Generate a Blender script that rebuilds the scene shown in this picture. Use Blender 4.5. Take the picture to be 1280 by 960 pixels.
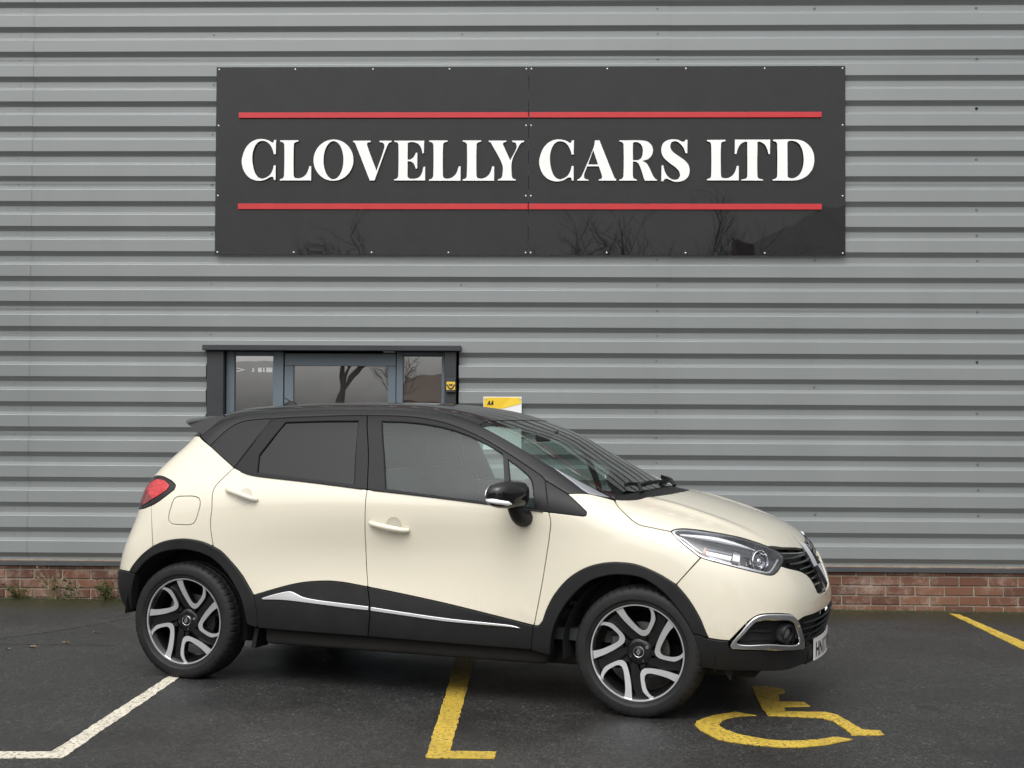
import bpy, bmesh, math, random
import numpy as np
from mathutils import Vector, Matrix, Euler
from mathutils.geometry import delaunay_2d_cdt
random.seed(7)
for o in list(bpy.data.objects): bpy.data.objects.remove(o)
scene = bpy.context.scene
COL = scene.collection
R = math.radians
# ---------------------------------------------------------------- camera
cam_d = bpy.data.cameras.new('camera'); cam = bpy.data.objects.new('camera', cam_d); COL.objects.link(cam)
cam_d.sensor_width = 36.0; cam_d.lens = 36.0*1736.2/1280; cam_d.clip_start = .05; cam_d.clip_end = 2000
PITCH, ROLL = .0249, .005
_f = Vector((0, math.cos(PITCH), math.sin(PITCH))); _r = Vector((1, 0, 0)); _u = _r.cross(_f)
_r2 = _r*math.cos(ROLL) + _u*math.sin(ROLL); _u2 = -_r*math.sin(ROLL) + _u*math.cos(ROLL)
_m = Matrix((_r2, _u2, -_f)).transposed().to_4x4(); _m.translation = Vector((0, 0, 1.4657)); cam.matrix_world = _m
scene.camera = cam
scene.render.resolution_x, scene.render.resolution_y = 1024, 768
# ---------------------------------------------------------------- overcast daylight
SUN_EL, SUN_AZ = 52, 200          # degrees; azimuth measured from +y (towards the wall) clockwise
world = bpy.data.worlds.new('World'); scene.world = world; world.use_nodes = True
wn = world.node_tree.nodes; wl = world.node_tree.links; wn.clear()
sky = wn.new('ShaderNodeTexSky'); sky.sky_type = 'NISHITA'; sky.sun_disc = False
sky.sun_elevation = R(SUN_EL); sky.sun_rotation = R(SUN_AZ); sky.air_density = 1.0; sky.dust_density = 4.0; sky.ozone_density = 1.0
hsv = wn.new('ShaderNodeHueSaturation'); hsv.inputs['Saturation'].default_value = .07
bg = wn.new('ShaderNodeBackground'); bg.inputs['Strength'].default_value = .13
wo = wn.new('ShaderNodeOutputWorld')
# overcast luminance: the zenith three times as bright as the horizon
tc = wn.new('ShaderNodeTexCoord'); sp = wn.new('ShaderNodeSeparateXYZ'); wl.new(tc.outputs['Generated'], sp.inputs[0])
mr = wn.new('ShaderNodeMapRange'); mr.inputs['From Min'].default_value = 0.; mr.inputs['From Max'].default_value = 1.; mr.inputs['To Min'].default_value = .62; mr.inputs['To Max'].default_value = 1.9
wl.new(sp.outputs['Z'], mr.inputs['Value'])
mu = wn.new('ShaderNodeMix'); mu.data_type = 'RGBA'; mu.blend_type = 'MULTIPLY'; mu.inputs[0].default_value = 1.
wl.new(sky.outputs[0], hsv.inputs['Color']); wl.new(hsv.outputs[0], mu.inputs[6]); wl.new(mr.outputs[0], mu.inputs[7]); wl.new(mu.outputs[2], bg.inputs['Color']); wl.new(bg.outputs[0], wo.inputs['Surface'])
sun_d = bpy.data.lights.new('sun', 'SUN'); sun = bpy.data.objects.new('sun', sun_d); COL.objects.link(sun)
sun_d.energy = .6; sun_d.angle = R(100); sun_d.color = (1.0, .985, .96)
sun.rotation_euler = Vector((math.sin(R(SUN_AZ))*math.cos(R(SUN_EL)), math.cos(R(SUN_AZ))*math.cos(R(SUN_EL)), math.sin(R(SUN_EL)))).to_track_quat('Z', 'Y').to_euler()
vs = scene.view_settings; vs.view_transform = 'Standard'; vs.look = 'None'; vs.exposure = .36; vs.gamma = 1.0; vs.use_curve_mapping = False
scene.render.engine = 'CYCLES'
# ---------------------------------------------------------------- materials
class NT:
    def __init__(s, name):
        s.m = bpy.data.materials.new(name); s.m.use_nodes = True; s.t = s.m.node_tree; s.n = s.t.nodes; s.l = s.t.links
        s.n.clear(); s.out = s.n.new('ShaderNodeOutputMaterial')
    def node(s, typ, **kw):
        nd = s.n.new('ShaderNode' + typ)
        for k, v in kw.items():
            if k.startswith('i_'):
                key = k[2:].replace('_', ' '); 
                nd.inputs[key].default_value = v
            else: setattr(nd, k, v)
        return nd
    def link(s, a, b): s.l.new(a, b)
    def bsdf(s, col=(.5, .5, .5), rough=.5, metal=0., spec=.5, coat=0., coatr=.03):
        b = s.node('BsdfPrincipled'); b.inputs['Base Color'].default_value = (*col, 1); b.inputs['Roughness'].default_value = rough
        b.inputs['Metallic'].default_value = metal; b.inputs['Specular IOR Level'].default_value = spec
        b.inputs['Coat Weight'].default_value = coat; b.inputs['Coat Roughness'].default_value = coatr
        s.link(b.outputs[0], s.out.inputs['Surface']); s.b = b; return b
    def coord(s, kind='Object'): return s.node('TexCoord').outputs[kind]
    def noise(s, scale, detail=4, rough=.6, vec=None, dist=0.):
        n = s.node('TexNoise'); n.inputs['Scale'].default_value = scale; n.inputs['Detail'].default_value = detail
        n.inputs['Roughness'].default_value = rough; n.inputs['Distortion'].default_value = dist
        if vec is not None: s.link(vec, n.inputs['Vector'])
        return n.outputs['Fac']
    def ramp(s, fac, stops, interp='LINEAR'):
        r = s.node('ValToRGB'); e = r.color_ramp; e.interpolation = interp
        while len(e.elements) < len(stops): e.elements.new(.5)
        for el, (p, c) in zip(e.elements, stops):
            el.position = p; el.color = (*c, 1) if isinstance(c, tuple) else (c, c, c, 1)
        s.link(fac, r.inputs[0]); return r.outputs[0]
    def mix(s, fac, a, b, mode='MIX'):
        m = s.node('Mix', data_type='RGBA', blend_type=mode)
        for sock, v in ((m.inputs[0], fac), (m.inputs[6], a), (m.inputs[7], b)):
            if hasattr(v, 'links'): s.link(v, sock)
            elif isinstance(v, tuple): sock.default_value = (*v, 1)
            else: sock.default_value = v
        return m.outputs[2]
    def math(s, op, a, b=0., c=0.):
        m = s.node('Math', operation=op)
        for i, v in enumerate((a, b, c)):
            if hasattr(v, 'links'): s.link(v, m.inputs[i])
            else: m.inputs[i].default_value = v
        return m.outputs[0]
    def bump(s, h, strength=.2, dist=.01):
        b = s.node('Bump'); b.inputs['Strength'].default_value = strength; b.inputs['Distance'].default_value = dist
        s.link(h, b.inputs['Height']); s.link(b.outputs[0], s.b.inputs['Normal']); return b
    def mapping(s, vec, scale=(1, 1, 1)):
        m = s.node('Mapping'); m.inputs['Scale'].default_value = scale; s.link(vec, m.inputs['Vector']); return m.outputs[0]
M = {}
def simple(name, col, rough=.5, metal=0., spec=.5, coat=0., coatr=.03, grain=0., gscale=400, vary=0., vscale=6):
    t = NT(name); t.bsdf(col, rough, metal, spec, coat, coatr); c = t.coord()
    if vary:
        n = t.noise(vscale, 5, .65, c)
        t.link(t.ramp(n, [(.25, tuple(v*(1 - vary) for v in col)), (.75, tuple(min(1, v*(1 + vary)) for v in col))]), t.b.inputs['Base Color'])
        t.link(t.ramp(n, [(.2, max(0, rough - .12*min(1, vary*3))), (.8, min(1, rough + .12*min(1, vary*3)))]), t.b.inputs['Roughness'])
    if grain: t.bump(t.noise(gscale, 2, .5, c), grain, .002)
    M[name] = t.m; return t.m
def thin_glass(name, tint, ior=1.5, boost=1.0, rough=.0, veil=None, wav=0.):
    t = NT(name); tr = t.node('BsdfTransparent'); tr.inputs['Color'].default_value = (*tint, 1)
    gl = t.node('BsdfGlossy'); gl.inputs['Roughness'].default_value = rough; gl.inputs['Color'].default_value = (1, 1, 1, 1)
    fr = t.node('Fresnel'); fr.inputs['IOR'].default_value = ior
    f = t.math('MINIMUM', t.math('MULTIPLY', fr.outputs[0], boost), 1.)
    if wav:
        b = t.node('Bump'); b.inputs['Strength'].default_value = wav; b.inputs['Distance'].default_value = .05
        t.link(t.noise(2.6, 2, .5, t.coord()), b.inputs['Height']); t.link(b.outputs[0], gl.inputs['Normal']); t.link(b.outputs[0], fr.inputs['Normal'])
    base = tr.outputs[0]
    if veil:  # even diffuse layer that stands in for sky reflected in the pane
        df = t.node('BsdfDiffuse'); df.inputs['Color'].default_value = (*veil[0], 1); mv = t.node('MixShader'); mv.inputs[0].default_value = veil[1]
        t.link(base, mv.inputs[1]); t.link(df.outputs[0], mv.inputs[2]); base = mv.outputs[0]
    mx = t.node('MixShader'); t.link(f, mx.inputs[0]); t.link(base, mx.inputs[1]); t.link(gl.outputs[0], mx.inputs[2])
    t.link(mx.outputs[0], t.out.inputs['Surface']); M[name] = t.m; return t.m
# ---------------------------------------------------------------- mesh helpers
def tag(o, label=None, cat=None, group=None, kind=None):
    for k, v in (('label', label), ('category', cat), ('group', group), ('kind', kind)):
        if v: o[k] = v
    return o
def empty(name, loc=(0, 0, 0), rot=(0, 0, 0), parent=None):
    o = bpy.data.objects.new(name, None); COL.objects.link(o); o.location = loc; o.rotation_euler = rot; o.parent = parent
    o.empty_display_size = .1; return o
def link(name, mesh, parent=None, loc=None, rot=None):
    o = bpy.data.objects.new(name, mesh); COL.objects.link(o); o.parent = parent
    if loc is not None: o.location = loc
    if rot is not None: o.rotation_euler = rot
    return o
class MB:
    def __init__(s): s.v = []; s.f = []; s.sm = []
    def add(s, V, Fc, smooth=False):
        b = len(s.v); s.v += [tuple(map(float, p)) for p in V]; s.f += [tuple(b + i for i in f) for f in Fc]; s.sm += [smooth]*len(Fc); return s
    def box(s, a, b, rot=None, c=None, ch=0.):
        (x0, y0, z0), (x1, y1, z1) = a, b
        if ch <= 0:
            V = [(x0,y0,z0),(x1,y0,z0),(x1,y1,z0),(x0,y1,z0),(x0,y0,z1),(x1,y0,z1),(x1,y1,z1),(x0,y1,z1)]
            Fc = [(0,3,2,1),(4,5,6,7),(0,1,5,4),(1,2,6,5),(2,3,7,6),(3,0,4,7)]
        else:
            bm = bmesh.new(); bmesh.ops.create_cube(bm, size=1.)
            for q in bm.verts: q.co = Vector(((x0+x1)/2 + q.co.x*(x1-x0), (y0+y1)/2 + q.co.y*(y1-y0), (z0+z1)/2 + q.co.z*(z1-z0)))
            bmesh.ops.bevel(bm, geom=bm.edges[:], offset=ch, segments=3 if ch > .012 else 1, affect='EDGES', profile=.5)
            bm.verts.index_update(); V = [tuple(q.co) for q in bm.verts]; Fc = [tuple(q.index for q in f.verts) for f in bm.faces]; bm.free()
        if rot is not None:
            cc = Vector(c) if c is not None else Vector(((x0+x1)/2, (y0+y1)/2, (z0+z1)/2)); m = Euler(rot).to_matrix()
            V = [tuple(m @ (Vector(p) - cc) + cc) for p in V]
        return s.add(V, Fc, ch > .012)
    def tube(s, pts, r, n=8, cap=True, smooth=True, flat=None):
        P = [Vector(p) for p in pts]; V = []; Fc = []; rr = r if isinstance(r, (list, tuple)) else [r]*len(P); up = None
        for i, p in enumerate(P):
            t = (P[min(i+1, len(P)-1)] - P[max(i-1, 0)]).normalized()
            if up is None: up = Vector((0, 0, 1)) if abs(t.z) < .9 else Vector((1, 0, 0))
            a = t.cross(up).normalized(); up = a.cross(t).normalized()
            for k in range(n):
                an = 2*math.pi*k/n; V.append(p + a*math.cos(an)*rr[i] + up*math.sin(an)*rr[i]*(flat or 1))
        for i in range(len(P) - 1):
            for k in range(n): Fc.append((i*n + k, i*n + (k+1) % n, (i+1)*n + (k+1) % n, (i+1)*n + k))
        if cap: Fc += [tuple(range(n))[::-1], tuple((len(P)-1)*n + k for k in range(n))]
        return s.add(V, Fc, smooth)
    def lathe(s, prof, n=48, axis='y', c=(0, 0, 0), smooth=True, closed=False):
        # prof: list of (r, h) ; revolve about axis through c
        V = []; Fc = []; k = len(prof)
        for i in range(n):
            a = 2*math.pi*i/n; ca, sa = math.cos(a), math.sin(a)
            for r, h in prof:
                V.append({'y': (c[0] + r*ca, c[1] + h, c[2] + r*sa), 'z': (c[0] + r*ca, c[1] + r*sa, c[2] + h), 'x': (c[0] + h, c[1] + r*ca, c[2] + r*sa)}[axis])
        for i in range(n):
            j = (i+1) % n
            for q in range(k if closed else k - 1): Fc.append((i*k + q, i*k + (q+1) % k, j*k + (q+1) % k, j*k + q))
        return s.add(V, Fc, smooth)
    def prism(s, loops, h0, h1, fn=None, bev=0.):
        # loops[0] outer, others holes, 2D; extruded between h0 and h1; fn(a, b, h) -> xyz
        fn = fn or (lambda a, b, h: (a, b, h)); tv, tf = tri(loops)
        n = len(tv); V = [fn(a, b, h1) for a, b in tv] + [fn(a, b, h0) for a, b in tv]
        Fc = [f for f in tf] + [tuple(n + i for i in f[::-1]) for f in tf]; s.add(V, Fc)
        for lp in loops:
            m = len(lp); s.add([fn(a, b, h1) for a, b in lp] + [fn(a, b, h0) for a, b in lp], [(i, m + i, m + (i+1) % m, (i+1) % m) for i in range(m)])
        return s
    def build(s, name, mat, parent=None, loc=None, rot=None, smooth=None, angle=40):
        me = bpy.data.meshes.new(name); me.from_pydata(s.v, [], s.f); me.materials.append(M[mat] if isinstance(mat, str) else mat)
        me.polygons.foreach_set('use_smooth', [True]*len(s.f) if smooth else ([False]*len(s.f) if smooth is False else s.sm))
        bm = bmesh.new(); bm.from_mesh(me); bmesh.ops.remove_doubles(bm, verts=bm.verts, dist=1e-5); bmesh.ops.recalc_face_normals(bm, faces=bm.faces)
        for e in bm.edges:
            if len(e.link_faces) == 2 and e.calc_face_angle(0) > R(angle): e.smooth = False
        bm.to_mesh(me); bm.free()
        return link(name, me, parent, loc, rot)
def inpoly(P, poly):
    x, y = P[:, 0], P[:, 1]; r = np.zeros(len(P), bool); n = len(poly); j = n - 1
    for i in range(n):
        xi, yi = poly[i]; xj, yj = poly[j]
        c = ((yi > y) != (yj > y)) & (x < (xj - xi)*(y - yi)/((yj - yi) + 1e-15) + xi); r ^= c; j = i
    return r
def tri(loops, extra=None):
    pts = []; edges = []
    for lp in loops:
        b = len(pts); n = len(lp); pts += [Vector((float(p[0]), float(p[1]))) for p in lp]; edges += [(b + i, b + (i+1) % n) for i in range(n)]
    if extra is not None: pts += [Vector((float(p[0]), float(p[1]))) for p in extra]
    v, e, f, ov, oe, of = delaunay_2d_cdt(pts, edges, [], 0, 1e-7)
    V = np.array([(p.x, p.y) for p in v]); cen = np.array([V[list(t)].mean(0) for t in f])
    ins = inpoly(cen, loops[0])
    for h in loops[1:]: ins &= ~inpoly(cen, h)
    return [tuple(p) for p in V], [tuple(t) for t, k in zip(f, ins) if k]
def catmull(pts, step, closed=False):
    P = np.array(pts, float); n = len(P)
    if n == 2 and not closed:
        k = max(1, int(np.linalg.norm(P[1] - P[0])/step)); return [P[0] + (P[1] - P[0])*i/k for i in range(k)] + [P[1]]
    out = []
    for i in range(n if closed else n - 1):
        p0, p1, p2, p3 = (P[(i-1) % n], P[i], P[(i+1) % n], P[(i+2) % n]) if closed else (P[max(i-1, 0)], P[i], P[i+1], P[min(i+2, n-1)])
        L = np.linalg.norm(p2 - p1); k = max(1, int(round(L/step)))
        d = max(L, 1e-9)
        m1 = (p2 - p0)/max(np.linalg.norm(p2 - p1) + np.linalg.norm(p1 - p0), 1e-9)*d; m2 = (p3 - p1)/max(np.linalg.norm(p3 - p2) + np.linalg.norm(p2 - p1), 1e-9)*d
        for q in range(k):
            t = q/k; out.append((2*t**3 - 3*t**2 + 1)*p1 + (t**3 - 2*t**2 + t)*m1 + (-2*t**3 + 3*t**2)*p2 + (t**3 - t**2)*m2)
    if not closed: out.append(P[-1])
    return out
def soft(poly, step, ang=38):
    # closed outline: bends sharper than ang stay corners, the rest is splined
    P = np.array(poly, float); n = len(P); cor = []
    for i in range(n):
        a = P[i] - P[i-1]; b = P[(i+1) % n] - P[i]
        c = np.dot(a, b)/max(np.linalg.norm(a)*np.linalg.norm(b), 1e-12)
        if c < math.cos(R(ang)): cor.append(i)
    if not cor: return [tuple(p) for p in catmull(P, step, True)]
    out = []
    for k, i in enumerate(cor):
        j = cor[(k+1) % len(cor)]; ids = []; q = i
        while True:
            ids.append(q)
            if q == j and len(ids) > 1: break
            q = (q+1) % n
        out += [tuple(p) for p in catmull(P[ids], step)[:-1]]
    return out
def copy_tree(o, parent=None):
    c = o.copy(); COL.objects.link(c); c.parent = parent
    for ch in o.children: copy_tree(ch, c)
    return c
# ---------------------------------------------------------------- site materials
t = NT('asphalt'); t.bsdf((.03, .03, .03), .6, spec=.45); c = t.coord()
n1 = t.noise(230, 3, .7, c); n2 = t.noise(1.3, 5, .6, c); n3 = t.noise(90, 2, .6, c)
vor = t.node('TexVoronoi', feature='F1'); vor.inputs['Scale'].default_value = 95; t.link(c, vor.inputs['Vector'])
stone = t.ramp(vor.outputs['Color'], [(.0, (.010, .010, .0098)), (.45, (.024, .0236, .023)), (.8, (.050, .049, .047)), (1., (.13, .126, .118))])
base = t.mix(t.ramp(n1, [(.35, 0.), (.7, 1.)]), t.mix(.5, stone, (.012, .012, .012)), stone)
patch = t.ramp(n2, [(.28, .55), (.5, 1.), (.72, 1.32)])
base = t.mix(1., base, patch, 'MULTIPLY')
stain = t.ramp(t.noise(.55, 6, .62, c, .6), [(.56, 0.), (.66, 1.)]); drip = t.ramp(t.noise(2.6, 3, .5, c), [(.66, 0.), (.70, 1.)])
base = t.mix(t.math('MULTIPLY', stain, .45), base, (.011, .011, .011)); base = t.mix(t.math('MULTIPLY', drip, .55), base, (.009, .009, .0095))
# damp moss film along the foot of the wall
sx = t.node('SeparateXYZ'); t.link(c, sx.inputs[0])
near = t.ramp(t.math('ADD', t.math('MULTIPLY', t.math('SUBTRACT', 10.9, sx.outputs['Y']), .9), t.math('MULTIPLY', t.math('SUBTRACT', n2, .5), .9)), [(.0, 1.), (.75, .0)])
moss = t.mix(t.ramp(t.noise(24, 4, .7, c), [(.3, 0.), (.75, 1.)]), (.014, .0145, .006), (.045, .048, .014))
base = t.mix(t.math('MULTIPLY', near, .95), base, moss)
t.link(base, t.b.inputs['Base Color'])
t.link(t.ramp(n2, [(.3, .34), (.7, .56)]), t.b.inputs['Roughness'])
t.bump(t.math('ADD', t.math('MULTIPLY', vor.outputs['Distance'], .6), t.math('MULTIPLY', n3, .8)), .85, .006); M['asphalt'] = t.m
def road_paint(name, col):
    t = NT(name); t.bsdf(col, .62, spec=.4); c = t.coord('Object'); n = t.noise(60, 4, .75, c); n2 = t.noise(5, 4, .6, c); n4 = t.noise(260, 2, .6, c)
    worn = t.mix(t.ramp(n, [(.38, 1.), (.48, 0.)]), tuple(v for v in col), (.05, .048, .042))
    dirt = t.mix(t.ramp(n2, [(.35, .5), (.62, 0.)]), worn, tuple(v*.55 for v in col)); t.link(dirt, t.b.inputs['Base Color'])
    t.bump(t.math('ADD', n4, n), .6, .003); M[name] = t.m
road_paint('yellow_paint', (.58, .40, .05)); road_paint('white_paint', (.70, .65, .53))
t = NT('cladding'); t.bsdf((.27, .288, .28), .30, spec=.9); c = t.coord(); n = t.noise(1.2, 4, .6, t.mapping(c, (1, 1, .35))); n2 = t.noise(40, 3, .6, c)
col = t.mix(t.ramp(n, [(.3, 0.), (.7, 1.)]), (.196, .211, .210), (.218, .234, .233))
streak = t.ramp(t.noise(3.0, 5, .7, t.mapping(c, (7, 1, .25))), [(.60, 0.), (.85, .35)])
col = t.mix(streak, col, (.255, .268, .266)); t.link(col, t.b.inputs['Base Color'])
t.link(t.ramp(n, [(.3, .28), (.7, .36)]), t.b.inputs['Roughness']); t.bump(t.noise(1.1, 1, .4, t.mapping(c, (.6, 1, 1.))), .25, .03); M['cladding'] = t.m
t = NT('brick'); t.bsdf((.3, .1, .06), .85, spec=.3); c = t.coord(); oi = t.node('ObjectInfo'); rnd = oi.outputs['Random']
bc = t.ramp(rnd, [(0., (.085, .043, .030)), (.3, (.135, .062, .039)), (.65, (.17, .083, .050)), (.85, (.20, .102, .062)), (1., (.11, .055, .038))])
gc = t.node('NewGeometry').outputs['Position']
g = t.noise(55, 4, .7, gc); bc = t.mix(t.ramp(g, [(.35, .0), (.8, .45)]), bc, (.13, .05, .04))
eff = t.math('MULTIPLY', t.ramp(t.noise(4.2, 5, .75, gc), [(.50, 0.), (.66, 1.)]), t.ramp(g, [(.3, .2), (.65, 1.)]))
bc = t.mix(t.math('MULTIPLY', eff, .5), bc, (.48, .41, .34)); t.link(bc, t.b.inputs['Base Color']); t.bump(t.noise(140, 4, .7, gc), .5, .004); M['brick'] = t.m
simple('mortar', (.27, .235, .185), .9, grain=.5, gscale=200, vary=.3, vscale=12)
simple('flashing', (.045, .048, .052), .45, vary=.2, vscale=9)
simple('screw', (.17, .18, .175), .45, metal=.3)
simple('bright_screw', (.75, .75, .75), .3, metal=.4)
t = NT('sign_panel'); t.bsdf((.008, .008, .0095), .012, spec=.40, coat=.0, coatr=.03); c = t.coord()
dust = t.noise(5, 5, .7, c); t.link(t.ramp(dust, [(.3, (.008, .008, .0095)), (.75, (.013, .013, .014))]), t.b.inputs['Base Color'])
wv = t.noise(1.0, 2, .4, t.mapping(c, (1, 1, .6)))
t.bump(wv, .14, .05); t.link(t.n[-1].outputs[0], t.b.inputs['Coat Normal']); M['sign_panel'] = t.m
simple('letter_white', (.86, .86, .84), .35, vary=.03); simple('letter_edge', (.30, .30, .29), .5)
simple('sign_red', (.50, .022, .028), .32, vary=.08)
simple('anthracite', (.030, .032, .036), .42, vary=.12); simple('door_frame', (.115, .145, .170), .38, vary=.06)
simple('seal', (.012, .012, .012), .6)
thin_glass('door_glass', (.50, .51, .49), boost=8.5, wav=.012, veil=((.4, .4, .38), .08))  # pale veil brightens the panes as reflected sky would
simple('room_brown', (.10, .075, .05), .8, vary=.3); simple('room_dark', (.03, .028, .025), .8, vary=.3)
simple('plain_white', (.8, .8, .8), .4); simple('sticker_yellow', (.80, .53, .03), .4); simple('sticker_gold', (.75, .5, .06), .35); simple('print_black', (.012, .012, .012), .5)
simple('galvanised', (.6, .6, .58), .4, metal=.6)
# ---------------------------------------------------------------- ground
SLOPE = .0055
gm = MB(); gm.add([(-170, -190, 0), (170, -190, 0), (170, 60, 0), (-170, 60, 0)], [(0, 1, 2, 3)])
ground = tag(gm.build('asphalt_car_park', 'asphalt', rot=(0, SLOPE, 0)), kind='structure')
gz = lambda x: -SLOPE*x
def flat(name, loops, mat, label, cat, group=None, lift=.004, wob=.004, soften=None, seed=1):
    rnd = random.Random(seed); L = []
    for lp in loops:
        d = soft(lp, .04, soften) if soften else [q for i in range(len(lp)) for q in [tuple(p) for p in catmull([lp[i], lp[(i+1) % len(lp)]], .04)[:-1]]]
        L.append([(x + rnd.uniform(-wob, wob), y + rnd.uniform(-wob, wob)) for x, y in d])
    m = MB(); m.prism(L, .0006, lift); o = m.build(name, mat, rot=(0, SLOPE, 0)); return tag(o, label, cat, group)
flat('bay_marking', [[(-2.6, 6.03), (-1.986, 6.056), (-1.86, 9.2), (-1.80, 9.2), (-1.905, 5.949), (-2.6, 5.91)]], 'white_paint', 'worn cream white bay line bent at a corner under the rear wheel', 'marking', 'painted bay lines')
flat('bay_marking', [[(-.364, 6.015), (-.315, 9.6), (-.197, 9.6), (-.263, 6.142), (-.062, 6.136), (-.064, 6.014)]], 'yellow_paint', 'yellow L shaped bay line running under the middle of the car', 'marking', 'painted bay lines', seed=2)
flat('bay_marking', [[(3.371, 10.713), (3.433, 10.674), (3.445, 9.329), (3.46, 7.6), (3.34, 7.6), (3.325, 9.0)]], 'yellow_paint', 'yellow bay line at the right running out from the brick wall', 'marking', 'painted bay lines', seed=3)
# wheelchair symbol: one painted sign with two strokes
sym_body = [(1.331, 7.693), (1.41, 7.712), (1.47, 7.66), (1.49, 7.585), (1.47, 7.52), (1.433, 7.487), (1.409, 7.297), (1.535, 7.285), (1.541, 7.183), (1.404, 7.166), (1.393, 7.049), (1.583, 7.049), (1.633, 6.985), (1.653, 6.839), (1.678, 6.657), (1.756, 6.635), (1.752, 6.545), (1.595, 6.530), (1.598, 6.611), (1.574, 6.835), (1.531, 6.906), (1.282, 6.949), (1.284, 7.14)]
sym_ring = [(1.222, 6.946), (1.135, 7.026), (1.0, 6.926), (.91, 6.80), (.888, 6.68), (.910, 6.562), (.961, 6.415), (1.093, 6.322), (1.266, 6.277), (1.421, 6.329), (1.58, 6.446), (1.515, 6.50), (1.409, 6.436), (1.255, 6.406), (1.12, 6.473), (1.035, 6.59), (1.008, 6.72), (1.052, 6.846), (1.138, 6.923)]
sym = empty('wheelchair_symbol', (1.3, 7.0, gz(1.3))); tag(sym, 'yellow wheelchair symbol painted on the asphalt by the front bumper', 'marking')
for nm, lp, sd in (('figure_stroke', sym_body, 5), ('wheel_stroke', sym_ring, 6)):
    rnd = random.Random(sd); d = [(x - 1.3 + rnd.uniform(-.004, .004), y - 7.0 + rnd.uniform(-.004, .004)) for x, y in soft(lp, .035, 40)]
    m = MB(); m.prism([d], .0006, .004); m.build(nm, 'yellow_paint', sym, rot=(0, SLOPE, 0))
# seams in the tarmac
simple('tar_seam', (.012, .012, .012), .5)
for k, path in enumerate([[(-2.62, 10.3), (-2.95, 9.6), (-3.25, 9.15), (-3.45, 8.9)], [(-3.4, 8.85), (-2.9, 8.86), (-2.5, 8.85)]]):
    P = catmull(path, .05); rnd = random.Random(k); m = MB(); V = []
    for i, p in enumerate(P):
        w = .006 + rnd.uniform(-.004, .005); V += [(p[0] - w*.7, p[1] + w, .0012), (p[0] + w*.7, p[1] - w, .0012)]
    m.add(V, [(2*i, 2*i+1, 2*i+3, 2*i+2) for i in range(len(P) - 1)]); m.build('tarmac_seam', 'tar_seam', ground)
# grit and leaf crumbs (nobody could count them)
simple('grit', (.22, .21, .19), .8, vary=.5, vscale=3); simple('dead_leaf', (.22, .15, .08), .8, vary=.4, vscale=5)
rnd = random.Random(11); m = MB()
for k in range(900):
    x = rnd.uniform(-4.6, 4.6); y = rnd.uniform(5.2, 10.9) if rnd.random() > .25 else 10.9 - abs(rnd.gauss(0, .12)); s = rnd.uniform(.0015, .004); a = rnd.uniform(0, 6.28)
    V = [(x + s*rnd.uniform(.6, 1.3)*math.cos(a + q*1.57), y + s*rnd.uniform(.6, 1.3)*math.sin(a + q*1.57), gz(x) + .001) for q in range(4)] + [(x, y, gz(x) + s*.9)]
    m.add(V, [(0, 1, 4), (1, 2, 4), (2, 3, 4), (3, 0, 4)])
tag(m.build('grit', 'grit'), 'pale grit and small stones scattered over the asphalt', 'grit', kind='stuff')
for k, (x, y, s, lb) in enumerate([(-3.0, 8.75, .05, 'small torn brown leaf on the asphalt left of the rear wheel'), (-2.85, 8.93, .035, 'smallest pale leaf on the asphalt left of the rear wheel'), (-3.12, 8.66, .03, 'curled leaf crumb furthest from the rear wheel'), (-2.78, 9.35, .035, 'pale leaf lying between the rear wheel and the brick wall')]):
    rnd = random.Random(k); a = rnd.uniform(0, 3); V = []
    for q in range(10):
        an = q*.628; rr = s*(1 if q % 2 else .62)*rnd.uniform(.7, 1.1); V.append((rr*math.cos(an), rr*.5*math.sin(an), rnd.uniform(.002, .012)))
    m = MB(); m.add(V + [(0, 0, .006)], [(q, (q+1) % 10, 10) for q in range(10)]); tag(m.build('fallen_leaf', 'dead_leaf', None, (x, y, gz(x)), (0, 0, a)), lb, 'leaf', 'fallen leaves')
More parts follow.
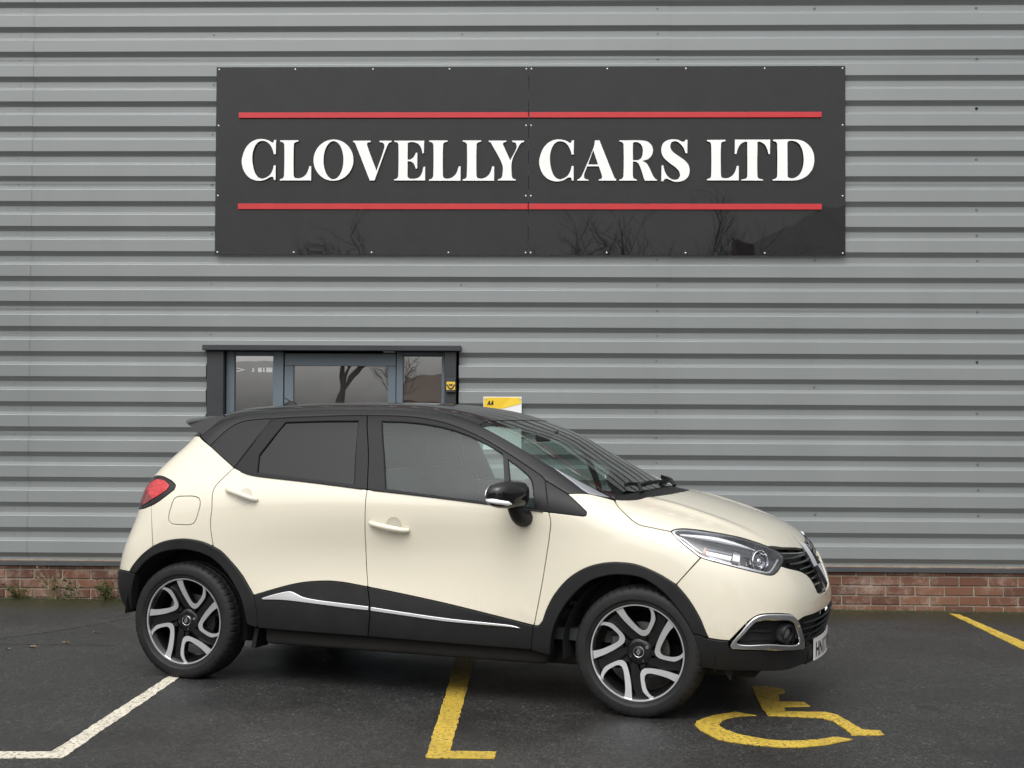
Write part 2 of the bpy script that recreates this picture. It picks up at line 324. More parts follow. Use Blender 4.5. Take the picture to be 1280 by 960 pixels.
# ---------------------------------------------------------------- the building
BLD = empty('commercial_unit', (0, 10.955, 0), (0, 0, -.0283))
tag(BLD, 'large commercial unit in grey ribbed cladding on a low red brick plinth', 'building')
RIB0, PT = .385, .2
def rib_profile(z_lo, nr):                   # from the bottom up: trough, slope out to the crown, crown, slope back in
    pr = [(z_lo, .034)]
    for k in range(nr):
        z = z_lo + k*PT
        pr += [(z + .044, .034), (z + .046, .0333), (z + .081, .0012), (z + .0845, 0.), (z + .1740, 0.), (z + .1765, .0012), (z + .2, .034)]
    return pr
shell_u = [-7.5, -3.878, 1.203, 7.5]
DOOR_U, DOOR_Z = (-2.43, -.42), 2.0
for ci in range(3):
    u0, u1 = shell_u[ci], shell_u[ci+1] + (.03 if ci < 2 else 0)
    for ri in range(7):
        z_lo = RIB0 - .083 + ri*1.0; pr = rib_profile(z_lo, 5); pr[0] = (z_lo + (.022 if ri else 0), .034); pr.append((z_lo + 1.03, .034))
        segs = [(u0, u1, 0, 9)]
        if ci == 1 and ri < 2: segs = [(u0, DOOR_U[0], 0, 9), (DOOR_U[1], u1, 0, 9)] + ([(DOOR_U[0], DOOR_U[1], DOOR_Z, 9)] if ri else [])
        for a, b, lo, hi in segs:
            pp = [p for p in pr if lo <= p[0] <= hi]
            if lo == DOOR_Z: pp = [(DOOR_Z, pp[0][1])] + pp
            lap = -.0035*(2 - ci) ; m = MB(); top = pp[-1]; pp = pp[:-2] + [(pp[-2][0], pp[-2][1]), (pp[-2][0] + .004, .0375), (top[0], .0375)]
            m.add([(a, v + lap, z) for z, v in pp] + [(b, v + lap, z) for z, v in pp], [(i, i + 1, len(pp) + i + 1, len(pp) + i) for i in range(len(pp) - 1)])
            m.build('cladding_sheet', 'cladding', BLD)
# screws
sm = MB(); sm.lathe([(.0, -.0085), (.0045, -.0085), (.0075, -.006), (.0075, -.002), (.012, -.0015), (.012, .0)], 8, 'y'); s0 = sm.build('screw', 'screw', BLD); s0.location = (-3.966, .034, RIB0 - .06 + 20*PT); first = True
for u, step, ph in ((-3.966, 1, 0), (-2.405, 2, 1), (-.414, 5, 1), (1.14, 1, 0), (2.38, 5, 2), (3.648, 2, 0), (3.648, 5, 3), (-5.5, 2, 0), (5.2, 2, 1)):
    for k in range(24):
        if k % step != ph or (u == -3.966 and k == 20): continue
        z = RIB0 - .06 + k*PT
        if DOOR_U[0] - .05 < u < DOOR_U[1] + .02 and z < DOOR_Z + .05: continue
        if -2.39 < u < 2.63 and 2.74 < z < 4.28: continue
        o = s0.copy(); COL.objects.link(o); o.location = (u + .004*math.sin(k*7.), .034, z); o.rotation_euler = (0, k, 0)
# bottom drip flashing
m = MB()
for a, b in ((-7.5, DOOR_U[0]), (DOOR_U[1], 7.5)):
    m.add([(a, .03, .324), (b, .03, .324), (b, -.018, .312), (a, -.018, .312), (a, -.020, .284), (b, -.020, .284), (b, .02, .280), (a, .02, .280)], [(0, 1, 2, 3), (3, 2, 5, 4), (4, 5, 6, 7)])
m.build('drip_flashing', 'flashing', BLD)
# brick plinth
pl = MB()
for a, b in ((-7.5, DOOR_U[0]), (DOOR_U[1], 7.5)): pl.box((a, .012, -.12), (b, .25, .33))
pl = pl.build('brick_plinth', 'mortar', BLD)
bmesh_b = MB().box((0, 0, 0), (.2155, .1, .065), ch=.004); brick0 = None; rnd = random.Random(3)
for r in range(6):
    z = .255 - r*.0752
    for k in range(-34, 34):
        u = 2.59 + k*.2277 + (0 if r % 2 else .1138)
        if u < -7.5 or u > 7.3 or (DOOR_U[0] - .22 < u < DOOR_U[1]): continue
        if u < -4.4 or u > 4.3:
            if abs(u) > 5.2: continue
        loc = (u + rnd.uniform(-.002, .002), .003 + rnd.uniform(-.0018, .0018), z + rnd.uniform(-.001, .001))
        if brick0 is None: o = brick0 = bmesh_b.build('brick', 'brick', pl)
        else: o = brick0.copy(); COL.objects.link(o)
        o.location = loc; o.rotation_euler = (rnd.uniform(-.008, .008), rnd.uniform(-.006, .006), rnd.uniform(-.006, .006))
# the rest of the block behind the front
m = MB(); m.box((-7.5, 3.2, -.1), (7.5, 3.4, 7.4)); m.box((-7.5, .27, 7.2), (7.5, 3.4, 7.4)); m.box((-7.7, .05, -.1), (-7.5, 3.4, 7.4)); m.box((7.5, .05, -.1), (7.7, 3.4, 7.4)); m.build('side_wall', 'flashing', BLD)
m = MB(); m.box((-7.7, -.05, 7.29), (7.7, .2, 7.45)); m.build('eaves_trim', 'flashing', BLD)
# ---------------------------------------------------------------- entrance
ENT = empty('entrance', (-1.42, .0, 0.0), (0, 0, 0), BLD); E0 = Vector((-1.42, 0, 0))
def ebox(name, mat, u0, u1, z0, z1, v0, v1, parent=ENT, ch=.003): 
    m = MB(); m.box((u0 + 1.42, v0, z0), (u1 + 1.42, v1, z1), ch=ch); return m.build(name, mat, parent)
def ewin(name, u0, u1, z0, z1, v):
    m = MB(); m.box((u0 + 1.42, v, z0), (u1 + 1.42, v + .006, z1)); return m.build(name, 'door_glass', ENT)
ebox('head_trim', 'anthracite', -2.443, -.400, 1.994, 2.036, -.085, .03)
ebox('jamb_trim', 'anthracite', -2.418, -2.285, -.03, 1.993, -.03, .06); ebox('jamb_trim', 'anthracite', -.532, -.440, -.03, 1.993, -.03, .06)
for a, b in ((-2.280, -2.214), (-1.905, -1.822), (-.920, -.868), (-.560, -.534)): ebox('frame_upright', 'door_frame', a, b, -.02, 1.990, .045, .10)
ebox('frame_head', 'door_frame', -2.213, -1.906, 1.955, 1.990, .05, .10); ebox('frame_head', 'door_frame', -.867, -.561, 1.962, 1.990, .05, .10)
for a, b in ((-2.213, -1.906), (-.867, -.561)):
    ebox('frame_sill', 'door_frame', a, b, -.02, .09, .05, .10); ewin('side_light', a, b, .09, 1.955, .072)
leaf = ebox('door_leaf', 'door_frame', -1.815, -.925, 1.878, 1.978, .052, .098)
m = MB(); m.box((-1.815 + 1.42, .052, .02), (-1.742 + 1.42, .098, 1.877), ch=.003); m.box((-.988 + 1.42, .052, .02), (-.925 + 1.42, .098, 1.877), ch=.003); m.box((-1.741 + 1.42, .052, .02), (-.989 + 1.42, .098, .32), ch=.003); m.box((-1.741 + 1.42, .052, .95), (-.989 + 1.42, .098, 1.05), ch=.003)
m.build('door_stile', 'door_frame', ENT)
ewin('door_pane', -1.741, -.989, 1.05, 1.877, .074); ewin('door_pane', -1.741, -.989, .32, .95, .074)
m = MB(); m.tube([(-.955 + 1.42, .0, .75), (-.955 + 1.42, .0, 1.3)], .014, 10); m.tube([(-.955 + 1.42, .0, .82), (-.955 + 1.42, .055, .82)], .01); m.tube([(-.955 + 1.42, .0, 1.23), (-.955 + 1.42, .055, 1.23)], .01); m.build('pull_handle', 'galvanised', ENT)
ebox('door_closer', 'galvanised', -1.02, -.93, 1.985, 1.992, -.01, .05, ch=.001)
# dark lobby behind the glass
m = MB(); m.box((-2.55 + 1.42, 2.4, -.02), (-.3 + 1.42, 2.45, 2.6)); m.box((-2.6 + 1.42, .27, -.02), (-2.55 + 1.42, 2.45, 2.6)); m.box((-.3 + 1.42, .27, -.02), (-.25 + 1.42, 2.45, 2.6)); m.box((-2.6 + 1.42, .27, 2.6), (-.25 + 1.42, 2.45, 2.65)); m.build('lobby_wall', 'room_brown', ENT)
m = MB(); m.box((-2.6 + 1.42, .0, -.1), (-.25 + 1.42, 2.45, -.02)); m.build('lobby_floor', 'room_dark', ENT)
m = MB(); m.box((-2.16 + 1.42, 1.2, 0), (-1.75 + 1.42, 1.6, 1.1)); m.box((-1.6 + 1.42, 1.6, 0), (-1.1 + 1.42, 2.1, 1.35)); m.build('lobby_cabinet', 'room_dark', ENT)
# white marks: a chevron, a bow and short bars, on the left side light
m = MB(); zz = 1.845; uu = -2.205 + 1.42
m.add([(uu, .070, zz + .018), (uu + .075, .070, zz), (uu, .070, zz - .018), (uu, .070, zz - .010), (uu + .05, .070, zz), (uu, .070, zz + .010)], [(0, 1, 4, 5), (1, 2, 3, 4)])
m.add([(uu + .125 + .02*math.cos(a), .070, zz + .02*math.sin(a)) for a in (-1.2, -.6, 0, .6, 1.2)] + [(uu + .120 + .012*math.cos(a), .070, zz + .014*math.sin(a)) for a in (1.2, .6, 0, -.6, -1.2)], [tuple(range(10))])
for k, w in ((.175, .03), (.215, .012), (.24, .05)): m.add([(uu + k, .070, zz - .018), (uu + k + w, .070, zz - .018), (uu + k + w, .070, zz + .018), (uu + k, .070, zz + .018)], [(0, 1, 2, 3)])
m.build('pane_marks', 'plain_white', ENT)
# small black box with a winged yellow plate on the right jamb
BX = empty('key_safe', (-.479, -.03, 1.72)); BX.parent = BLD
tag(BX, 'small black box with a yellow winged emblem beside the entrance', 'key safe'); BX.parent = None; BX.matrix_world = Matrix.Translation((0, 10.955, 0)) @ Matrix.Rotation(-.0283, 4, 'Z') @ Matrix.Translation((-.479, -.031, 1.722))
m = MB(); m.box((-.04, -.03, -.055), (.04, 0, .055), ch=.006); m.build('box_body', 'anthracite', BX)
m = MB(); m.box((-.034, -.034, -.034), (.034, -.0305, .03), ch=.001); m.build('emblem_plate', 'sticker_gold', BX)
m = MB(); m.prism([[(-.034, .012), (-.02, .006), (-.012, -.014), (0, -.02), (.012, -.014), (.02, .006), (.034, .012), (.03, .0), (.02, -.02), (.008, -.03), (-.008, -.03), (-.02, -.02), (-.03, .0)], ], .0345, .036, lambda a, b, h: (a, -h, b)); m.prism([[(-.016, .016), (-.004, .014), (0, .004), (.004, .014), (.016, .016), (.008, -.006), (0, .0), (-.008, -.006)]], .0345, .036, lambda a, b, h: (a, -h, b)); m.build('emblem_wings', 'print_black', BX)
# yellow and white notice
def wallthing(name, u, v, z): 
    e = empty(name); e.matrix_world = Matrix.Translation((0, 10.955, 0)) @ Matrix.Rotation(-.0283, 4, 'Z') @ Matrix.Translation((u, v, z)); return e
AA = wallthing('notice_board', -.074, -.006, 1.43); tag(AA, 'yellow and white AA notice on the cladding above the car roof', 'sign')
m = MB(); m.box((-.151, -.004, -.21), (.151, 0, .207), ch=.001); m.build('board', 'plain_white', AA)
up = lambda a, b, h: (a, -h, b)
m = MB(); m.prism([[(-.146, .202), (.146, .202), (.146, .152), (.02, .118), (-.146, .10)]], .0042, .0055, up); m.build('yellow_field', 'sticker_yellow', AA)
simple('sticker_yellow_deep', (.85, .60, .05), .4)
m = MB(); m.prism([[(-.01, .122), (.07, .202), (.146, .202), (.146, .155), (.02, .1195)]], .0056, .0062, up); m.build('yellow_ray', 'sticker_yellow_deep', AA)
m = MB()
for dx in (-.122, -.097):
    m.prism([[(dx, .140), (dx + .016, .176), (dx + .024, .176), (dx + .026, .140), (dx + .018, .140), (dx + .0175, .147), (dx + .011, .147), (dx + .008, .140)]], .0058, .0066, up)
m.build('initials', 'print_black', AA)
for sx_ in (-.136, .136):
    m = MB(); m.lathe([(0, -.009), (.007, -.009), (.008, -.0045)], 10, 'y', (sx_, 0, .19)); m.build('fixing', 'galvanised', AA)
# ---------------------------------------------------------------- fascia sign
SG = wallthing('fascia_sign', .122, -.004, 2.757); tag(SG, 'wide glossy black fascia sign with white serif lettering and two red stripes', 'sign')
for a, b in ((-2.491, -.001), (.001, 2.491)):
    m = MB(); m.box((a, -.006, 0), (b, 0, 1.499), ch=.001); o = m.build('panel', 'sign_panel', SG)
scr = MB().lathe([(0, -.0095), (.004, -.009), (.0065, -.0065)], 10, 'y'); first = None
for u in (-2.47, -1.86, -1.24, -.63, -.02, .02, .62, 1.24, 1.86, 2.47):
    for z in ((.02, .47, 1.03, 1.48) if abs(abs(u) - 1.245) > 1.1 else (.02, 1.48)):
        if first is None: first = scr.build('sign_screw', 'bright_screw', SG); o = first
        else: o = first.copy(); COL.objects.link(o)
        o.location = (u, 0, z)
for z0, z1 in ((1.087, 1.131), (.359, .405)):
    for a, b in ((-2.306, -.004), (.004, 2.303)):
        m = MB(); m.box((a, -.026, z0), (b, -.0075, z1), ch=.002); m.build('stripe', 'sign_red', SG)
LET = {
 'C': [[(352,95),(344,116),(335,118),(300,98),(240,87),(185,97),(135,130),(98,185),(77,260),(80,310),(100,365),(140,412),(190,435),(235,440),(280,430),(320,408),(338,405),(348,412),(352,433),(366,433),(366,310),(350,310),(342,345),(325,380),(300,405),(255,424),(220,412),(192,375),(172,310),(166,250),(172,190),(195,135),(225,108),(255,103),(290,112),(320,140),(340,180),(350,215),(366,215),(368,95)]],
 'L': [[(403,98),(558,98),(558,108),(532,115),(520,130),(520,395),(529,415),(560,420),(590,413),(620,392),(640,360),(653,316),(669,316),(669,437),(403,437),(403,427),(428,419),(438,400),(438,135),(428,116),(403,108)]],
 'V': [[(1023,102),(1172,102),(1172,112),(1145,119),(1141,135),(1224,356),(1286,175),(1290,140),(1278,120),(1248,112),(1248,102),(1350,102),(1350,112),(1328,122),(1308,160),(1208,437),(1168,437),(1046,135),(1036,118),(1023,112)]],
 'E': [[(162,102),(415,102),(412,208),(400,208),(390,165),(365,130),(330,115),(290,115),(275,125),(275,262),(300,260),(330,235),(345,203),(357,203),(357,338),(345,338),(330,300),(305,278),(275,275),(275,405),(290,420),(330,423),(370,412),(395,380),(410,322),(424,322),(424,437),(162,437),(162,428),(186,420),(196,405),(196,130),(186,117),(162,112)]],
 'Y': [[(960,102),(1110,102),(1110,112),(1086,118),(1080,132),(1143,268),(1190,180),(1198,145),(1188,120),(1160,112),(1160,102),(1260,102),(1260,112),(1235,122),(1212,155),(1158,275),(1158,405),(1168,422),(1190,428),(1190,437),(1040,437),(1040,428),(1066,420),(1077,400),(1077,305),(985,130),(976,116),(960,111)]],
 'A': [[(578,100),(615,100),(733,392),(744,416),(757,429),(757,438),(610,438),(610,429),(634,423),(639,405),(611,318),(513,318),(488,382),(486,410),(500,426),(525,430),(525,438),(430,438),(430,430),(454,416),(476,380),(566,160)],[(563,182),(604,303),(519,303)]],
 'R': [[(782,101),(960,101),(1020,112),(1055,145),(1065,185),(1055,225),(1025,258),(975,272),(1010,292),(1035,330),(1060,385),(1082,420),(1100,431),(1100,438),(998,438),(985,405),(965,340),(945,297),(925,281),(897,278),(897,400),(905,421),(930,430),(930,438),(782,438),(782,430),(808,421),(818,405),(818,130),(808,117),(782,110)],[(897,125),(906,115),(930,115),(960,130),(978,162),(980,200),(972,240),(945,265),(897,267)]],
 'S': [[(1340,96),(1355,96),(1353,208),(1338,208),(1328,175),(1305,140),(1272,113),(1245,107),(1220,118),(1210,145),(1216,175),(1242,205),(1290,238),(1335,272),(1365,310),(1373,350),(1365,395),(1335,430),(1290,446),(1245,446),(1210,433),(1180,420),(1165,424),(1152,443),(1136,443),(1138,310),(1152,310),(1165,360),(1190,403),(1225,427),(1255,432),(1280,422),(1293,395),(1286,362),(1255,327),(1205,290),(1160,250),(1138,208),(1136,165),(1150,127),(1185,101),(1235,92),(1280,98),(1310,113),(1326,113)]],
 'T': [[(540,95),(835,95),(833,215),(820,215),(808,170),(785,132),(747,112),(728,114),(728,402),(740,421),(775,429),(775,437),(593,437),(593,429),(632,421),(643,402),(643,114),(625,112),(590,130),(565,170),(553,215),(538,215)]],
 'D': [[(858,95),(1040,94),(1110,108),(1165,150),(1195,205),(1203,262),(1193,325),(1160,380),(1105,420),(1040,436),(855,437),(855,428),(883,420),(893,405),(893,130),(883,113),(858,106)],[(978,120),(991,106),(1025,105),(1070,125),(1100,172),(1115,255),(1105,335),(1080,385),(1040,415),(1000,418),(980,405)]],
}
el = lambda cx, cy, rx, ry, n=40: [(cx + rx*math.cos(2*math.pi*k/n), cy + ry*math.sin(2*math.pi*k/n)) for k in range(n)]
LET['O'] = [el(858, 266, 170, 174), el(858, 266, 85, 161)]
SC = 6.737
def place_letter(ch, zoom, dx=0, dy=0):
    px0 = (290, 470, 660, 840)[zoom]
    def fn(p):
        px = px0 + (p[0] + dx)/SC; py = 160 + (p[1] + dy)/SC
        return ((px - 643.2)*.0063013 - .122, (225.5 - py)*.00636 + 3.3405 - 2.757)
    loops = []
    for i, lp in enumerate(LET[ch]):
        q = [fn(p) for p in lp]; loops.append(q if ch == 'O' else soft(q, .012, 42))
    m = MB(); m.prism(loops, .020, .032, up); o = m.build('letter', 'letter_white', SG)
    me = o.data; me.materials.append(M['letter_edge'])
    for pgn in me.polygons:
        if abs(pgn.normal.y) < .5: pgn.material_index = 1
    return o
for ch, zm, dx, dy in (('C', 0, 0, 0), ('L', 0, 0, 0), ('O', 0, 0, 0), ('V', 0, 0, 0), ('E', 1, 0, 0), ('L', 1, 55, 2), ('L', 1, 339, 2), ('Y', 1, 0, 0),
                       ('C', 2, 32, 5), ('A', 2, 0, 0), ('R', 2, 0, 0), ('S', 2, 0, 0), ('L', 3, -97, -1), ('T', 3, 0, 0), ('D', 3, 0, 0)): place_letter(ch, zm, dx, dy)
# ---------------------------------------------------------------- weeds at the foot of the wall
simple('weed_green', (.075, .10, .028), .7, vary=.4, vscale=30); simple('weed_dry', (.30, .25, .15), .85, vary=.35, vscale=20)
def weed(u, dry, h, n, lb, seed, leaf=1.):
    rnd = random.Random(seed); e = wallthing('weed', u, -.03, .0); e.location.z = gz(e.location.x); tag(e, lb, 'weed', 'weeds along the wall foot')
    ms, ml = MB(), MB()
    for k in range(n):
        a = rnd.uniform(-1.3, 1.3); hh = h*rnd.uniform(.5, 1.); bx = rnd.gauss(0, .035); tip = (bx + math.sin(a)*hh*.55, -.02 - rnd.random()*.10, hh*math.cos(a*.5))
        P = catmull([(bx, 0, 0), (bx + (tip[0]-bx)*.3 + rnd.gauss(0, .01), tip[1]*.5, tip[2]*.55), tip], .02)
        ms.tube(P, [.0036*(1 - .7*i/len(P)) for i in range(len(P))], 4)
        for q in range(rnd.randint(3, 6)):
            p = P[rnd.randrange(len(P)//4, len(P))]; s = rnd.uniform(.018, .045)*leaf; d = Vector((rnd.uniform(-1, 1), rnd.uniform(-1, .1), rnd.uniform(-.2, .8))).normalized(); sd = d.cross(Vector((rnd.random(), .3, .2))).normalized()
            c_ = Vector(p); ml.add([c_, c_ + d*s*.5 + sd*s*.28, c_ + d*s, c_ + d*s*.5 - sd*s*.28 + Vector((0, 0, s*.1))], [(0, 1, 2, 3)])
    ms.build('stem', 'weed_dry' if dry else 'weed_green', e); ml.build('foliage', 'weed_dry' if dry and leaf < .9 else 'weed_green', e)
weed(-3.90, False, .13, 16, 'low green weed at the far left of the brick plinth', 1)
weed(-3.62, True, .30, 16, 'tall dry twiggy weed climbing over the brick plinth', 2, .5)
weed(-3.47, True, .22, 7, 'dead stem with one hanging leaf on the brick plinth', 3, 1.3)
weed(-3.18, False, .19, 20, 'bushy green and straw weed behind the rear bumper', 4)
weed(-3.05, True, .2, 10, 'dry grassy tuft nearest the rear bumper', 5, .7)
simple('moss', (.040, .046, .016), .95, vary=.5, vscale=20)
rnd = random.Random(21); m = MB()
for k in range(2600):
    u = rnd.uniform(-4.5, 4.6); d = abs(rnd.gauss(0, .035)); a = -.0283; x = u*math.cos(a); y = 10.955 + u*math.sin(a) - .0 - d; s = rnd.uniform(.003, .010)
    if d > .14: continue
    V = [(x + s*math.cos(q*2.1 + k), y + s*math.sin(q*2.1 + k), gz(x)) for q in range(3)] + [(x, y, gz(x) + s*rnd.uniform(.5, 1.4))]; m.add(V, [(0, 1, 3), (1, 2, 3), (2, 0, 3)])
tag(m.build('moss_strip', 'moss'), 'thin strip of moss and debris where the wall meets the asphalt', 'moss', kind='stuff')
# ---------------------------------------------------------------- car body surface (car frame: x forward from front axle, y left, z up)
def _cr(xs, ys, xq):
    xs = np.asarray(xs, float); ys = np.asarray(ys, float); n = len(xs)
    m = np.zeros_like(ys); d = np.diff(ys, axis=0) / np.diff(xs).reshape((-1,) + (1,) * (ys.ndim - 1))
    m[1:-1] = (d[1:] + d[:-1]) / 2; m[0] = d[0]; m[-1] = d[-1]
    i = np.clip(np.searchsorted(xs, xq) - 1, 0, n - 2); h = xs[i + 1] - xs[i]; t = np.clip((xq - xs[i]) / h, -.5, 1.5)
    sh = (-1,) + (1,) * (ys.ndim - 1); t = t.reshape(sh); h = h.reshape(sh)
    return ((2*t**3 - 3*t**2 + 1)*ys[i] + (t**3 - 2*t**2 + t)*h*m[i] + (-2*t**3 + 3*t**2)*ys[i+1] + (t**3 - t**2)*h*m[i+1])
def _smooth(a, s, axis):
    k = np.exp(-.5*(np.arange(-4*s, 4*s + 1)/max(s, 1e-6))**2); k /= k.sum()
    p = [(0, 0)]*a.ndim; p[axis] = (4*s, 4*s); b = np.pad(a, p, mode='edge')
    # linear extension keeps slopes at the ends
    return np.apply_along_axis(lambda v: np.convolve(v, k, 'valid'), axis, b)
class Tab1:
    def __init__(s, xs, ys, lo, hi, n=600, sm=6):
        s.x = np.linspace(lo, hi, n); s.y = _cr(xs, ys, s.x)
        if sm: s.y = _smooth(s.y, sm, 0)
    def __call__(s, q): return np.interp(q, s.x, s.y)
class Tab2:
    def __init__(s, xs, zs, V, x0, x1, nx, z0, z1, nz, smx=6, smz=2):
        V = np.asarray(V, float)
        gx = np.linspace(x0, x1, nx); gz = np.linspace(z0, z1, nz)
        A = _cr(zs, V, gz); A = _cr(xs, A.T, gx)
        s.A = _smooth(_smooth(A, smx, 0), smz, 1); s.x0, s.dx, s.z0, s.dz, s.nx, s.nz = x0, gx[1]-gx[0], z0, gz[1]-gz[0], nx, nz
    def __call__(s, x, z):
        u = np.clip((x - s.x0)/s.dx, 1, s.nx - 3.001); v = np.clip((z - s.z0)/s.dz, 1, s.nz - 3.001)
        i = u.astype(int); j = v.astype(int); a = u - i; b = v - j
        B = lambda t: ((1-t)**3/6, (3*t**3 - 6*t*t + 4)/6, (-3*t**3 + 3*t*t + 3*t + 1)/6, t**3/6)
        ba, bb = B(a), B(b); r = 0
        for p in range(4):
            for q in range(4): r = r + ba[p]*bb[q]*s.A[i + p - 1, j + q - 1]
        return r
WX = [-3.4, -3.0, -2.606, -2.2, -1.85, -1.5, -1.0, -.5, -.15, .15, .45, .9]
WZ = [.10, .20, .28, .36, .45, .53, .60, .68, .76, .85, .94, 1.02, 1.08, 1.14, 1.2, 1.3, 1.4, 1.5, 1.6]
WV = [
 [.74,.75,.75,.75,.75,.75,.75,.75,.75,.75,.74,.70],
 [.77,.79,.80,.80,.80,.80,.80,.80,.80,.80,.78,.74],
 [.80,.83,.85,.845,.845,.845,.845,.845,.85,.85,.82,.77],
 [.825,.85,.868,.864,.860,.858,.858,.860,.868,.867,.845,.79],
 [.838,.860,.874,.868,.862,.858,.858,.864,.874,.872,.852,.80],
 [.842,.864,.876,.862,.850,.845,.846,.858,.875,.872,.852,.80],
 [.843,.866,.877,.856,.839,.833,.836,.853,.874,.871,.850,.795],
 [.842,.866,.877,.854,.834,.826,.829,.848,.870,.867,.844,.785],
 [.838,.863,.875,.857,.838,.828,.828,.844,.864,.860,.834,.77],
 [.828,.856,.870,.861,.849,.840,.836,.842,.854,.848,.818,.75],
 [.808,.843,.859,.859,.855,.850,.845,.842,.842,.832,.795,.72],
 [.78,.82,.842,.847,.848,.846,.841,.833,.826,.81,.77,.69],
 [.748,.79,.817,.825,.828,.826,.821,.812,.802,.785,.74,.66],
 [.712,.756,.785,.796,.798,.796,.790,.780,.77,.75,.71,.63],
 [.682,.726,.756,.767,.768,.766,.758,.748,.735,.72,.68,.6],
 [.632,.676,.705,.716,.717,.714,.705,.692,.68,.66,.62,.55],
 [.575,.620,.650,.662,.663,.659,.649,.634,.62,.60,.56,.5],
 [.515,.560,.592,.604,.605,.600,.590,.574,.56,.54,.5,.44],
 [.455,.500,.532,.544,.545,.540,.530,.514,.50,.48,.44,.38]]
W = Tab2(WX, WZ, WV, -3.6, 1.1, 471, .0, 1.7, 341, 7, 3)
XF0 = Tab1([0, .15, .22, .30, .36, .42, .50, .60, .70, .78, .84, .90, .96, 1.05, 1.2], [.62, .71, .758, .772, .786, .806, .812, .800, .775, .752, .715, .66, .57, .40, .1], 0, 1.3, sm=8)
XR0 = Tab1([0, .2, .30, .40, .50, .60, .70, .80, .90, 1.0, 1.1, 1.2, 1.3, 1.4, 1.5, 1.6], [-3.0, -3.09, -3.15, -3.22, -3.245, -3.235, -3.21, -3.165, -3.125, -3.10, -3.05, -2.955, -2.84, -2.77, -2.70, -2.6], 0, 1.7, sm=8)
HC = Tab1([-.6, -.3, -.07, .054, .267, .441, .567, .66, .74, .9], [1.17, 1.13, 1.092, 1.066, 1.006, .950, .896, .832, .755, .57], -.8, 1.0, sm=8)
RC = Tab1([-3.3, -3.0, -2.823, -2.625, -2.457, -2.265, -1.968, -1.7, -1.369, -1.143, -.9, -.6], [1.36, 1.43, 1.466, 1.495, 1.522, 1.535, 1.551, 1.553, 1.549, 1.525, 1.477, 1.39], -3.5, 0, sm=8)
XW0 = Tab1([.95, 1.07, 1.143, 1.291, 1.394, 1.46, 1.52, 1.6], [.16, -.08, -.228, -.505, -.685, -.84, -.965, -1.15], .9, 1.65, sm=8)
def smax(a, b, k):
    h = np.maximum(k - np.abs(a - b), 0)/k
    return np.maximum(a, b) + h*h*h*k/6
def F(P):
    x, y, z = P[..., 0], np.abs(P[..., 1]), P[..., 2]
    ys = np.sqrt(y*y + 1e-4)
    side = y - W(x, z)
    fr = (x - (XF0(z) - .13*y**2 - .22*y**4))*.97
    rr = (XR0(z) + .10*y**2 + .20*y**4 - x)*.97
    hood = (z - (HC(x) - .105*y**2 - .05*y**4 + .012*np.exp(-((y - .50)/.05)**2)*np.clip((x+.2)/.3,0,1)*np.clip((.6-x)/.3,0,1)))*.97
    roof = (z - (RC(x) - .05*y**2 - .06*y**4))*.98
    ws = (x - (XW0(z) - .22*y**2))*.46
    green = smax(roof, ws, .10)
    top = -smax(-hood, -green, .05)
    s = smax(side, fr, .34)
    s = smax(s, rr, .30)
    return smax(s, top, .185)
def gradF(P, e=.004):
    g = np.stack([(F(P + d) - F(P - d)) for d in (np.array([e,0,0]), np.array([0,e,0]), np.array([0,0,e]))], -1)
    return g/np.linalg.norm(g, axis=-1, keepdims=True)
def march(O, D, tmax, n=160, off=0.):
    O = np.atleast_2d(O).astype(float); D = np.atleast_2d(D).astype(float); D = D/np.linalg.norm(D, axis=1, keepdims=True)
    t = np.zeros(len(O)); tb = np.full(len(O), float(tmax)); hit = np.zeros(len(O), bool); st = tmax/n
    prev = np.zeros(len(O)); 
    for k in range(1, n + 1):
        act = ~hit
        if not act.any(): break
        f = F(O[act] + D[act]*(k*st)) - off
        new = f < 0; ids = np.where(act)[0][new]
        prev[ids] = (k-1)*st; tb[ids] = k*st; hit[ids] = True
    a, b = prev.copy(), tb.copy()
    for _ in range(26):
        m = (a + b)/2; f = F(O + D*m[:, None]) - off; ins = f < 0
        b = np.where(ins, m, b); a = np.where(ins, a, m)
    return O + D*((a + b)/2)[:, None], hit
